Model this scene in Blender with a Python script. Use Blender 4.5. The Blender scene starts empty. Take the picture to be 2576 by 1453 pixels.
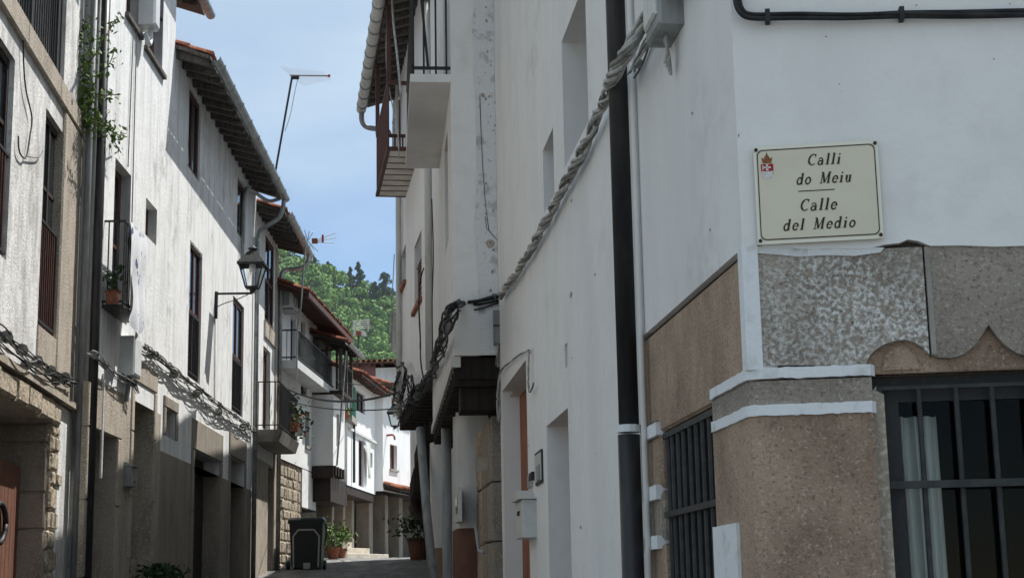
import bpy, math, random
import numpy as np
from mathutils import Vector, Matrix
random.seed(7); rng = np.random.default_rng(7)
scene = bpy.context.scene
col = scene.collection
# ------------------------------------------------------------------ camera
F_PX, CU, CV = 3900.0, 1288.0, 726.5          # focal length and centre in units of a 2576 x 1453 picture
PITCH, ROLL = math.radians(11.0), math.radians(1.05)
EYE = Vector((0, 0, 1.6))
_f = Vector((0, math.cos(PITCH), math.sin(PITCH)))
_u0 = Vector((0, -math.sin(PITCH), math.cos(PITCH))); _r0 = Vector((1, 0, 0))
_r = _r0*math.cos(ROLL) - _u0*math.sin(ROLL)
_u = _u0*math.cos(ROLL) + _r0*math.sin(ROLL)
cam = bpy.data.cameras.new('camera'); camo = bpy.data.objects.new('camera', cam); col.objects.link(camo)
cam.sensor_width = 36; cam.lens = 36*F_PX/2576; cam.clip_start = .05; cam.clip_end = 6000
mw = Matrix.Identity(4)
for i in range(3):
    mw[i][0] = _r[i]; mw[i][1] = _u[i]; mw[i][2] = -_f[i]; mw[i][3] = EYE[i]
camo.matrix_world = mw
scene.camera = camo
# ------------------------------------------------------------------ sky and sun
SUN = Vector((.42, .32, .98)).normalized()
SKY_STRENGTH, SUN_STRENGTH, EXPOSURE = .098, 4.95, 0.50
world = bpy.data.worlds.new('World'); scene.world = world; world.use_nodes = True
nt = world.node_tree; nt.nodes.clear()
wo = nt.nodes.new('ShaderNodeOutputWorld'); bg = nt.nodes.new('ShaderNodeBackground')
sky = nt.nodes.new('ShaderNodeTexSky'); sky.sky_type = 'NISHITA'; sky.sun_disc = False
sky.sun_elevation = math.asin(SUN.z); sky.sun_rotation = math.atan2(SUN.x, SUN.y)
sky.air_density = 1.0; sky.dust_density = 0.0; sky.ozone_density = 3.0; sky.altitude = 600
tc = nt.nodes.new('ShaderNodeTexCoord'); mp = nt.nodes.new('ShaderNodeMapping'); mp.inputs['Scale'].default_value = (1.6, 1.6, 4.2)
mp.inputs['Location'].default_value = (.3, .1, .62)
no = nt.nodes.new('ShaderNodeTexNoise'); no.inputs['Scale'].default_value = 2.1; no.inputs['Detail'].default_value = 7; no.inputs['Roughness'].default_value = .55
cr = nt.nodes.new('ShaderNodeValToRGB'); cr.color_ramp.elements[0].position = .46; cr.color_ramp.elements[1].position = .72
cr.color_ramp.elements[0].color = (0, 0, 0, 1); cr.color_ramp.elements[1].color = (.35, .35, .35, 1)
mx = nt.nodes.new('ShaderNodeMix'); mx.data_type = 'RGBA'; mx.inputs[7].default_value = (6.0, 7.0, 7.35, 1)
nt.links.new(tc.outputs['Generated'], mp.inputs[0]); nt.links.new(mp.outputs[0], no.inputs['Vector'])
nt.links.new(no.outputs[0], cr.inputs[0])
sep = nt.nodes.new('ShaderNodeSeparateXYZ'); nt.links.new(tc.outputs['Generated'], sep.inputs[0])     # thin veil of high cloud, thicker overhead
veil = nt.nodes.new('ShaderNodeMapRange'); veil.interpolation_type = 'SMOOTHSTEP'; veil.inputs[1].default_value = .15; veil.inputs[2].default_value = .42; veil.inputs[4].default_value = .50
nt.links.new(sep.outputs[2], veil.inputs[0]); add = nt.nodes.new('ShaderNodeMath'); add.use_clamp = True
nt.links.new(veil.outputs[0], add.inputs[0]); nt.links.new(cr.outputs[0], add.inputs[1]); nt.links.new(add.outputs[0], mx.inputs[0])
nt.links.new(sky.outputs[0], mx.inputs[6]); nt.links.new(mx.outputs[2], bg.inputs[0])
bg.inputs[1].default_value = SKY_STRENGTH; nt.links.new(bg.outputs[0], wo.inputs[0])
sl = bpy.data.lights.new('sun', 'SUN'); sl.energy = SUN_STRENGTH; sl.angle = math.radians(.53); sl.color = (1, .98, .94)
so = bpy.data.objects.new('sun', sl); col.objects.link(so); so.location = (10, 10, 40)
so.rotation_euler = SUN.to_track_quat('Z', 'Y').to_euler()
vs = scene.view_settings; vs.view_transform = 'Standard'; vs.look = 'None'; vs.exposure = EXPOSURE; vs.gamma = 1; vs.use_curve_mapping = False
# ------------------------------------------------------------------ materials
def lin(c):
    return tuple(((x/255+.055)/1.055)**2.4 if x > 10 else x/255/12.92 for x in c)
M = {}
def mat(name, c, c2=None, scale=3.0, rough=.85, bump=0., bscale=60., stretch=(1, 1, 1), lo=.4, hi=.65, c3=None, s3=70., lo3=.5, hi3=.62, metal=0., detail=6, bst=None, spec=.3, c4=None, s4=100., lo4=.5, hi4=.6, mask4=None):
    m = bpy.data.materials.new(name); m.use_nodes = True; n = m.node_tree.nodes; l = m.node_tree.links
    b = n['Principled BSDF']; b.inputs['Roughness'].default_value = rough; b.inputs['Metallic'].default_value = metal
    b.inputs['Specular IOR Level'].default_value = spec
    b.inputs['Base Color'].default_value = (*c, 1)
    g = n.new('ShaderNodeNewGeometry'); out = None
    def noise(sc, st, det):
        mpn = n.new('ShaderNodeMapping'); mpn.inputs['Scale'].default_value = st
        l.new(g.outputs['Position'], mpn.inputs[0])
        t = n.new('ShaderNodeTexNoise'); t.inputs['Scale'].default_value = sc; t.inputs['Detail'].default_value = det; t.inputs['Roughness'].default_value = .6
        l.new(mpn.outputs[0], t.inputs['Vector']); return t
    def mixin(prev, cc, sc, st, a, z, det, mask=None):
        t = noise(sc, st, det); r = n.new('ShaderNodeMapRange'); r.inputs[1].default_value = a; r.inputs[2].default_value = z
        l.new(t.outputs[0], r.inputs[0])
        x = n.new('ShaderNodeMix'); x.data_type = 'RGBA'; x.inputs[7].default_value = (*cc, 1)
        if prev is None: x.inputs[6].default_value = (*c, 1)
        else: l.new(prev, x.inputs[6])
        fac = r.outputs[0]
        if mask:
            t2 = noise(mask, (1, 1, 1), 3); r2 = n.new('ShaderNodeMapRange'); r2.inputs[1].default_value = .40; r2.inputs[2].default_value = .60; l.new(t2.outputs[0], r2.inputs[0])
            mu = n.new('ShaderNodeMath'); mu.operation = 'MULTIPLY'; l.new(fac, mu.inputs[0]); l.new(r2.outputs[0], mu.inputs[1]); fac = mu.outputs[0]
        l.new(fac, x.inputs[0]); return x.outputs[2]
    if c2: out = mixin(None, c2, scale, stretch, lo, hi, detail)
    if c3: out = mixin(out, c3, s3, (1, 1, 1), lo3, hi3, 3)
    if c4: out = mixin(out, c4, s4, (1, 1, 1), lo4, hi4, 3, mask4)
    if out: l.new(out, b.inputs['Base Color'])
    if bump:
        t = noise(bscale, bst or (1, 1, 1), 5); bp = n.new('ShaderNodeBump'); bp.inputs['Strength'].default_value = bump; bp.inputs['Distance'].default_value = .02
        l.new(t.outputs[0], bp.inputs['Height']); l.new(bp.outputs[0], b.inputs['Normal'])
    M[name] = m; return m
mat('plaster_old', (.77, .765, .75), (.43, .43, .425), 2.4, .9, .4, 20, (2.6, 2.6, .32), .47, .78, c3=(.66, .655, .64), s3=4, lo3=.5, hi3=.7, c4=(.50, .495, .48), s4=1.1, lo4=.56, hi4=.66, mask4=5.)
mat('plaster_worn', (.74, .725, .70), (.38, .37, .36), 2.6, .92, .6, 34, (2.0, 2.0, .6), .42, .70, c3=(.55, .53, .50), s3=11, lo3=.50, hi3=.66, c4=(.42, .40, .36), s4=1.3, lo4=.52, hi4=.64, mask4=6.)
mat('plaster_white', (.77, .76, .745), (.63, .62, .605), 1.5, .82, .28, 11, (1, 1, .35), .45, .85, c3=(.71, .70, .685), s3=5, lo3=.5, hi3=.75, c4=(.60, .59, .57), s4=.8, lo4=.58, hi4=.75, mask4=7.)
mat('plaster_rough', (.70, .71, .71), (.47, .47, .46), 9, .9, .8, 30, (1, 1, 1), .55, .66)
mat('plaster_far', (.80, .80, .80), (.62, .62, .63), 2.0, .85, .2, 20, (1.5, 1.5, .5), .5, .8)
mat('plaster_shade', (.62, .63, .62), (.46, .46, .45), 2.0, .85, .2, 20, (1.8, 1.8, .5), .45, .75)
mat('mortar_white', (.74, .75, .76), (.60, .60, .59), 12, .85, .22, 40, (1, 1, 1), .55, .7)
mat('granite', (.48, .345, .25), (.27, .19, .138), 2.8, .92, .6, 100, (1, 1, .6), .40, .64, c3=(.13, .098, .074), s3=75, lo3=.53, hi3=.76, c4=(.58, .49, .40), s4=85, lo4=.56, hi4=.80, detail=9)
mat('granite_white', (.37, .32, .265), (.24, .20, .165), 3.0, .92, .6, 100, (1, 1, 1), .40, .66, c3=(.13, .11, .092), s3=75, lo3=.52, hi3=.74, c4=(.74, .73, .71), s4=70, lo4=.44, hi4=.64, mask4=1.4, detail=9)
mat('granite_grey', (.37, .32, .27), (.22, .185, .155), 3.2, .92, .6, 100, (1, 1, 1), .40, .66, c3=(.14, .118, .10), s3=75, lo3=.52, hi3=.74, c4=(.54, .50, .45), s4=85, lo4=.55, hi4=.78, detail=9)
mat('granite_pale', (.40, .345, .28), (.24, .20, .16), 2.6, .9, .6, 40, (1.5, 1.5, .6), .42, .7, c3=(.50, .44, .36), s3=45, lo3=.5, hi3=.64)
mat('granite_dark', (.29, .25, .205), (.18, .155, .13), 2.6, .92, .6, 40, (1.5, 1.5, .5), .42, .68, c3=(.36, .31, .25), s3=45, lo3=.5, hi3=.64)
mat('rubble', (.42, .345, .25), (.22, .175, .125), 7, .95, 1.0, 24, (1, 1, 1), .42, .62, c3=(.55, .48, .38), s3=22, lo3=.5, hi3=.62)
mat('mortar_and_shade', (.14, .12, .10), (.08, .07, .06), 10, .95, .8, 30)  # wall cores and cracks; also stands in for shade on far ground floors
mat('concrete', (.36, .34, .31), (.24, .225, .20), 3, .9, .4, 30)
mat('iron', (.018, .018, .02), (.05, .035, .028), 30, .55, .1, 80, lo=.55, hi=.75, spec=.4)
mat('iron_grey', (.028, .031, .032), (.05, .05, .048), 20, .6, .1, 80)
mat('pipe_black', (.012, .013, .016), (.035, .032, .032), 6, .42, .05, 40, (2, 2, .5), spec=.45)
mat('pipe_grey', (.30, .31, .31), (.19, .19, .185), 5, .5, .1, 40, (2, 2, .5))
mat('pipe_white', (.60, .60, .57), (.40, .38, .34), 5, .6, .1, 40, (2, 2, .5), lo=.5, hi=.75)
mat('zinc', (.36, .38, .38), (.22, .23, .23), 6, .42, .1, 40, metal=.45)
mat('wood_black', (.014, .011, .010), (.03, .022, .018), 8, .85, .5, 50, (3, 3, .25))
mat('wood_dark', (.045, .032, .026), (.02, .015, .013), 8, .75, .5, 50, (3, 3, .25), bst=(2, 2, .2))
mat('wood_brown', (.115, .052, .038), (.055, .027, .021), 7, .6, .4, 50, (4, 4, .25), bst=(2, 2, .2))
mat('wood_gate', (.30, .135, .085), (.14, .065, .045), 6, .75, .8, 60, (7, 7, .25), bst=(5, 5, .2))
mat('wood_orange', (.30, .095, .035), (.17, .055, .022), 8, .5, .3, 60, (4, 4, .25), bst=(4, 4, .2))
mat('wood_grey', (.14, .125, .11), (.065, .058, .052), 7, .85, .6, 50, (4, 4, 1))
mat('wood_plank', (.66, .62, .56), (.48, .44, .39), 6, .8, .5, 40)
mat('terracotta', (.36, .12, .065), (.20, .085, .055), 6, .85, .4, 40, c3=(.40, .27, .19), s3=14, lo3=.58, hi3=.7)
mat('glass_dark', (.012, .016, .020), None, rough=.08, spec=.5)
mat('glass_blue', (.06, .10, .13), None, rough=.08, spec=.6)
mat('cable_white', (.50, .49, .46), (.28, .275, .26), 12, .7, .3, 60)
mat('cable_black', (.014, .015, .017), (.035, .035, .035), 12, .6, .2, 60)
mat('cable_grey', (.22, .215, .20), (.12, .12, .11), 12, .7)
mat('bark', (.09, .065, .045), (.04, .03, .022), 8, .95, .8, 30)
mat('leaf', (.075, .15, .03), (.13, .19, .04), 7, .6, lo=.4, hi=.65)
mat('leaf_dark', (.02, .045, .018), (.035, .065, .02), 6, .65)
mat('flower', (.40, .06, .05), (.5, .22, .12), 30, .7)
mat('step_stone', (.62, .55, .46), (.48, .42, .34), 6, .9, .4, 40)
mat('forest', (.10, .20, .045), (.19, .31, .07), .16, .85, c3=(.05, .12, .04), s3=.5, lo3=.5, hi3=.68)
mat('forest_pine', (.022, .05, .036), (.035, .07, .045), .6, .9)
mat('road', (.17, .168, .162), (.29, .285, .27), 1.3, .85, .8, 30, (1.6, .5, 1), .46, .64, c3=(.10, .098, .095), s3=6, lo3=.50, hi3=.62)
mat('ground', (.24, .22, .18), (.17, .16, .13), .5, .95)
mat('hill', (.035, .07, .02), (.05, .08, .03), .1, .95)
mat('sign_cream', (.66, .61, .47), (.62, .57, .44), 6, .35, spec=.5)
mat('sign_border', (.76, .72, .60), None, rough=.35, spec=.5)
mat('ink', (.035, .018, .013), None, rough=.5)
mat('crest_red', (.36, .012, .022), None, rough=.4)
mat('crest_gold', (.30, .12, .03), (.12, .04, .02), 160, .45)
mat('crest_white', (.66, .65, .62), (.36, .35, .33), 220, .4, lo=.52, hi=.6)
mat('white_plastic', (.62, .64, .63), (.55, .56, .55), 8, .5)
mat('mailbox_paint', (.56, .555, .53), (.48, .475, .45), 6, .45, .05, 60)
mat('bin_plastic', (.006, .010, .011), (.010, .015, .015), 8, .45, spec=.4)
mat('reflective_tape', (.42, .42, .40), None, rough=.4)
mat('tan_paint', (.34, .24, .16), (.27, .19, .13), 5, .8, .2, 30)
mat('brown_paint', (.15, .068, .046), (.11, .05, .036), 5, .7, .2, 30)
mat('blue_paint', (.03, .09, .22), None, rough=.5)
mat('green_paint', (.04, .16, .11), (.06, .22, .15), 20, .6)
mat('maroon', (.22, .11, .11), (.17, .09, .09), 3, .85, .2, 20)
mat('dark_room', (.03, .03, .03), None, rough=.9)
mat('curtain', (.76, .76, .72), (.66, .66, .62), 30, .9, .2, 60, (1, 1, .1))
mat('towel', (.72, .72, .74), (.10, .12, .22), 9, .9, .3, 40, (1, 1, .6), .60, .64)
mat('lamp_glass', (.62, .64, .63), None, rough=.25)
mat('copper', (.25, .05, .04), None, rough=.5)
def glass_clear(nm, tint):
    m = bpy.data.materials.new(nm); m.use_nodes = True; n = m.node_tree.nodes; l = m.node_tree.links
    n.clear(); o = n.new('ShaderNodeOutputMaterial'); t = n.new('ShaderNodeBsdfTransparent'); g = n.new('ShaderNodeBsdfGlossy'); g.inputs[1].default_value = .03
    t.inputs[0].default_value = (*tint, 1)
    fr = n.new('ShaderNodeFresnel'); fr.inputs[0].default_value = 1.22; x = n.new('ShaderNodeMixShader')
    l.new(fr.outputs[0], x.inputs[0]); l.new(t.outputs[0], x.inputs[1]); l.new(g.outputs[0], x.inputs[2]); l.new(x.outputs[0], o.inputs[0]); M[nm] = m
glass_clear('glass_clear', (.78, .82, .82)); glass_clear('glass_lamp', (.96, .97, .97))
# ------------------------------------------------------------------ mesh helpers
class MB:
    def __init__(s): s.v = []; s.f = []
    def quad(s, a, b, c, d):
        n = len(s.v); s.v += [tuple(a), tuple(b), tuple(c), tuple(d)]; s.f.append((n, n+1, n+2, n+3))
    def poly(s, pts):
        n = len(s.v); s.v += [tuple(p) for p in pts]; s.f.append(tuple(range(n, n+len(pts))))
    def hexa(s, p):            # 8 corners: bottom 4 ccw, top 4 ccw
        n = len(s.v); s.v += [tuple(q) for q in p]
        for f in ((3, 2, 1, 0), (4, 5, 6, 7), (0, 1, 5, 4), (1, 2, 6, 5), (2, 3, 7, 6), (3, 0, 4, 7)): s.f.append(tuple(n+i for i in f))
    def box(s, W, s0, s1, z0, z1, d0, d1):
        s.hexa([W.P(s0, z0, d0), W.P(s1, z0, d0), W.P(s1, z0, d1), W.P(s0, z0, d1), W.P(s0, z1, d0), W.P(s1, z1, d0), W.P(s1, z1, d1), W.P(s0, z1, d1)]); return s
    def cbox(s, W, s0, s1, z0, z1, d0, d1, c=.01, jit=0.):   # box whose outward (d1) edges are chamfered by c
        j = lambda: random.uniform(-jit, jit)
        s.hexa([W.P(s0, z0, d0), W.P(s1, z0, d0), W.P(s1+j(), z0+j(), d1-c), W.P(s0+j(), z0+j(), d1-c), W.P(s0, z1, d0), W.P(s1, z1, d0), W.P(s1+j(), z1+j(), d1-c), W.P(s0+j(), z1+j(), d1-c)])
        a = [s.v[-6], s.v[-5], s.v[-1], s.v[-2]]
        b = [W.P(s0+c, z0+c, d1), W.P(s1-c, z0+c, d1), W.P(s1-c, z1-c, d1), W.P(s0+c, z1-c, d1)]
        a = [s.v[-5], s.v[-6], s.v[-2], s.v[-1]]
        for i in range(4): s.quad(a[i], a[(i+1) % 4], b[(i+1) % 4], b[i])
        s.quad(*b); return s
    def tube(s, pts, r, n=8, cap=True):
        pts = [Vector(p) for p in pts]; rr = r if isinstance(r, (list, tuple)) else [r]*len(pts); base = len(s.v); k = len(pts)
        ref = None
        for i, p in enumerate(pts):
            t = (pts[min(i+1, k-1)]-pts[max(i-1, 0)]).normalized()
            if ref is None: ref = Vector((0, 0, 1)) if abs(t.z) < .9 else Vector((1, 0, 0))
            a = (ref - t*ref.dot(t)).normalized(); ref = a; b = t.cross(a)
            for j in range(n):
                th = 2*math.pi*j/n; s.v.append(tuple(p+(a*math.cos(th)+b*math.sin(th))*rr[i]))
        for i in range(k-1):
            for j in range(n): s.f.append((base+i*n+j, base+i*n+(j+1) % n, base+(i+1)*n+(j+1) % n, base+(i+1)*n+j))
        if cap: s.f.append(tuple(base+j for j in range(n))[::-1]); s.f.append(tuple(base+(k-1)*n+j for j in range(n)))
        return s
    def lathe(s, c, prof, n=12, ax=None):
        c = Vector(c); base = len(s.v)
        for r, z in prof:
            for j in range(n):
                th = 2*math.pi*j/n; s.v.append((c.x+r*math.cos(th), c.y+r*math.sin(th), c.z+z))
        for i in range(len(prof)-1):
            for j in range(n): s.f.append((base+i*n+j, base+i*n+(j+1) % n, base+(i+1)*n+(j+1) % n, base+(i+1)*n+j))
        s.f.append(tuple(base+j for j in range(n))[::-1]); s.f.append(tuple(base+(len(prof)-1)*n+j for j in range(n)))
        return s
    def wbox(s, c, sz, rz=0.):
        c = Vector(c); h = [x/2 for x in sz]; ca, sa = math.cos(rz), math.sin(rz)
        p = []
        for z in (-h[2], h[2]):
            for x, y in ((-h[0], -h[1]), (h[0], -h[1]), (h[0], h[1]), (-h[0], h[1])): p.append((c.x+x*ca-y*sa, c.y+x*sa+y*ca, c.z+z))
        s.hexa(p); return s
    def build(s, name, m, parent=None, smooth=False, loc=None):
        me = bpy.data.meshes.new(name); o = bpy.data.objects.new(name, me); col.objects.link(o)
        base = rootloc(parent) if parent else Vector((0, 0, 0))
        if parent is None and s.v:                      # origin at the base of a one-mesh thing
            a = np.array(s.v); base = Vector((float(a[:, 0].mean()), float(a[:, 1].mean()), float(a[:, 2].min()))); o.location = base
        else: o.parent = parent
        me.from_pydata([(x-base.x, y-base.y, z-base.z) for x, y, z in s.v], [], s.f); me.update()
        me.materials.append(M[m] if isinstance(m, str) else m)
        if smooth: me.polygons.foreach_set('use_smooth', [True]*len(me.polygons))
        return o
def rootloc(o):
    v = Vector((0, 0, 0))
    while o: v += o.location; o = o.parent
    return v
def tag(o, label, cat, group=None):
    o['label'] = label; o['category'] = cat
    if group: o['group'] = group
    return o
def thing(name, label, cat, loc, group=None):
    o = bpy.data.objects.new(name, None); col.objects.link(o); o.location = loc; o.empty_display_size = .2
    return tag(o, label, cat, group)
def struct(o, kind='structure'): o['kind'] = kind; return o
def copies(o, offs):            # copies of one mesh part, shifted by the given vectors
    for v in offs:
        c = o.copy(); col.objects.link(c); c.location = o.location+Vector(v)
def ray(u, v): return _f + _r*((u-CU)/F_PX) + _u*((CV-v)/F_PX)
def at(u, v, Y): d = ray(u, v); return EYE + d*(Y/d.y)
class Wall:
    def __init__(s, p, d, n):
        s.p = Vector((p[0], p[1])); s.d = Vector(d).normalized(); q = Vector((s.d.y, -s.d.x)); s.n = q if q.dot(Vector(n)) > 0 else -q
    def P(s, a, z, o=0.): q = s.p + s.d*a + s.n*o; return Vector((q.x, q.y, z))
    def sz(s, u, v, o=0.):
        r = ray(u, v); rr = Vector((r.x, r.y)); e = Vector((EYE.x, EYE.y)); t = (s.p+s.n*o-e).dot(s.n)/rr.dot(s.n)
        q = e+rr*t-s.p; return q.dot(s.d), EYE.z+r.z*t
    def S(s, u, v=1000, o=0.): return s.sz(u, v, o)[0]
    def Z(s, u, v, o=0.): return s.sz(u, v, o)[1]
    def at(s, u, v, o=0.): a, z = s.sz(u, v, o); return s.P(a, z, o)
    def rect(s, u0, v0, u1, v1, o=0.):     # near-top corner, far-bottom corner -> s0,s1,z0,z1
        a, z1 = s.sz(u0, v0, o); b, z0 = s.sz(u1, v1, o); return (min(a, b), max(a, b), min(z0, z1), max(z0, z1))
def panel(mb, W, s0, s1, z0, z1, ops=(), rev=.2, d=0.):
    ss = sorted(set([s0, s1]+[min(max(x, s0), s1) for o in ops for x in o[:2]])); zz = sorted(set([z0, z1]+[min(max(x, z0), z1) for o in ops for x in o[2:4]]))
    for i in range(len(ss)-1):
        for j in range(len(zz)-1):
            cs, cz = (ss[i]+ss[i+1])/2, (zz[j]+zz[j+1])/2
            if any(o[0] < cs < o[1] and o[2] < cz < o[3] for o in ops): continue
            mb.quad(W.P(ss[i], zz[j], d), W.P(ss[i+1], zz[j], d), W.P(ss[i+1], zz[j+1], d), W.P(ss[i], zz[j+1], d))
    for o in ops:
        a, b, c, e = max(o[0], s0), min(o[1], s1), max(o[2], z0), min(o[3], z1); r = o[4] if len(o) > 4 else rev
        for (x0, y0), (x1, y1) in (((a, c), (b, c)), ((b, c), (b, e)), ((b, e), (a, e)), ((a, e), (a, c))):
            mb.quad(W.P(x0, y0, d), W.P(x1, y1, d), W.P(x1, y1, d-r), W.P(x0, y0, d-r))
def body(mb, W, s0, s1, z0, z1, deep, d=0.):      # sides, back and top behind a front wall
    a, b = W.P(s0, z0, d), W.P(s1, z0, d); a2, b2 = W.P(s0, z0, -deep), W.P(s1, z0, -deep); up = Vector((0, 0, z1-z0))
    mb.quad(a, a2, a2+up, a+up); mb.quad(b, b2, b2+up, b+up); mb.quad(a2, b2, b2+up, a2+up); mb.quad(a+up, b+up, b2+up, a2+up)
def window(W, r, parent, rec=.16, frame='wood_brown', glass='glass_dark', cols=2, rows=1, fw=.06, name='window', sill=None):
    s0, s1, z0, z1 = r[:4]; m = MB(); d0, d1 = -rec-.05, -rec
    m.box(W, s0, s0+fw, z0, z1, d0, d1); m.box(W, s1-fw, s1, z0, z1, d0, d1); m.box(W, s0+fw, s1-fw, z1-fw, z1, d0, d1-.003); m.box(W, s0+fw, s1-fw, z0, z0+fw, d0, d1-.003)
    for i in range(1, cols):
        x = s0+(s1-s0)*i/cols; m.box(W, x-fw*.5, x+fw*.5, z0+fw, z1-fw, d0, d1-.006)
    for i in range(1, rows):
        z = z0+(z1-z0)*i/rows; m.box(W, s0+fw, s1-fw, z-fw*.3, z+fw*.3, d0, d1-.012)
    o = m.build(name, frame, parent)
    for i in range(cols):
        a = s0+(s1-s0)*i/cols; b = s0+(s1-s0)*(i+1)/cols
        MB().box(W, a+.003, b-.003, z0+.003, z1-.003, d0+.005, d1-.025).build('pane', glass, o)
    if sill: MB().box(W, s0-.05, s1+.05, z0-.06, z0-.002, -rec+.002, .05).build('sill', sill, o)
    return o
def door(W, r, parent, rec=.2, wood='wood_dark', planks=4, handle=True):
    s0, s1, z0, z1 = r[:4]; o = MB().box(W, s0+.002, s1-.002, z0, z1-.002, -rec-.06, -rec-.02).build('door', wood, parent); w = (s1-s0)/planks
    for i in range(planks): MB().cbox(W, s0+i*w+.006, s0+(i+1)*w-.006, z0+.01, z1-.01, -rec-.02, -rec, .006).build('plank', wood, o)
    if handle: MB().box(W, s0+.1, s0+.13, z0+.95, z0+1.1, -rec, -rec+.05).build('handle', 'iron', o)
    return o
def bars(W, ss, z0, z1, d, r, parent, m='iron', n=6, name='bar'):
    a = W.P(ss[0], z0, d); o = MB().tube([a, a+Vector((0, 0, z1-z0))], r, n).build(name, m, parent)
    copies(o, [W.P(x, z0, d)-a for x in ss[1:]]); return o
def line(a, b, n): return [Vector(a).lerp(Vector(b), i/(n-1)) for i in range(n)]
def smooth_path(pts, n=6):      # Catmull-Rom
    pts = [Vector(p) for p in pts]; P = [pts[0]*2-pts[1]]+pts+[pts[-1]*2-pts[-2]]; out = []
    for i in range(1, len(P)-2):
        for k in range(n):
            t = k/n; p0, p1, p2, p3 = P[i-1:i+3]
            out.append(.5*((2*p1)+(p2-p0)*t+(2*p0-5*p1+4*p2-p3)*t*t+(3*p1-p0-3*p2+p3)*t**3))
    return out+[pts[-1]]
def bundle(name, label, pts, R, r, k, mats, ties=0, twist=3.0, jit=.25, group=None, cat='cable', n=5):
    path = smooth_path(pts, 8); root = thing(name, label, cat, path[-1], group); L = 0
    cum = [0.]
    for i in range(1, len(path)): cum.append(cum[-1]+(path[i]-path[i-1]).length)
    for j in range(k):
        ph = 2*math.pi*j/k; q = []; w = random.uniform(.6, 1.3); f1, f2, p1, p2, dr_ = random.uniform(1.2, 4.), random.uniform(1., 3.), random.uniform(0, 6), random.uniform(0, 6), random.choice((0, 0, .6, 1.6))
        for i, p in enumerate(path):
            t = (path[min(i+1, len(path)-1)]-path[max(i-1, 0)]).normalized(); a = Vector((0, 0, 1)); a = (a-t*a.dot(t)); a = a.normalized() if a.length > .05 else Vector((1, 0, 0)); b = t.cross(a)
            if jit >= .5:        # slack bundle: every strand wanders on its own
                q.append(p+a*R*1.2*math.sin(cum[i]*f1+p1)*(.5+.5*math.sin(cum[i]*.7+p2))+b*R*math.sin(cum[i]*f2+p2)-a*R*dr_*abs(math.sin(cum[i]*1.9+p1))); continue
            th = ph+cum[i]*twist*w; rr = R*(1+jit*math.sin(cum[i]*5.1*w+j*2.1))
            q.append(p+(a*math.cos(th)+b*math.sin(th))*rr)
        MB().tube(q, r*random.uniform(.8, 1.2), n).build('strand', mats[j % len(mats)], root, True)
    for i in range(ties):
        x = int((i+.5)/ties*(len(path)-2)); t = (path[x+1]-path[x]).normalized()
        MB().tube([path[x]-t*R*.25, path[x]+t*R*.25], R*1.35, 8).build('cable_tie', 'cable_grey', root)
    return root
def leaves(mb, pts, size, flat=.6):
    for p in pts:
        a = Vector(rng.normal(size=3)).normalized(); b = a.cross(Vector(rng.normal(size=3))).normalized(); s = size*random.uniform(.6, 1.3); p = Vector(p)
        mb.poly([p-a*s, p+b*s*.45, p+a*s, p-b*s*.45])
def tiles(W, s0, s1, z, d, pitch, roof, rows=2, w=.2, m='terracotta'):   # barrel tiles, eave end at depth d, climbing away from the street
    L = .42; sl = math.tan(pitch); mb = MB(); n = 5; st = W.P(s0, z, d)
    for e in range(2):
        for j in range(n+1):
            th = math.pi*j/n; rr = (w*.52 if e == 0 else w*.44); mb.v.append(tuple(W.P(s0+w/2-rr*math.cos(th), z+rr*.75*math.sin(th)+e*L*sl, d-e*L)))
    for j in range(n): mb.f.append((j, j+1, n+2+j, n+1+j))
    for j in range(n+1):     # thickness at the eave end
        v = Vector(mb.v[j]); c = W.P(s0+w/2, z, d); mb.v.append(tuple(c+(v-c)*.78))
    for j in range(n): mb.f.append((j, j+1, 2*n+3+j, 2*n+2+j))
    o = mb.build('tile', m, roof, True); offs = []
    base = W.P(s0, 0, 0)
    for r in range(rows):
        for i in range(int((s1-s0)/w)):
            if r == 0 and i == 0: continue
            offs.append(W.P(s0+i*w+random.uniform(-.012, .012), r*.36*sl+random.uniform(-.006, .012), -r*.36+random.uniform(-.02, .02))-base)
    copies(o, offs); return o
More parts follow.
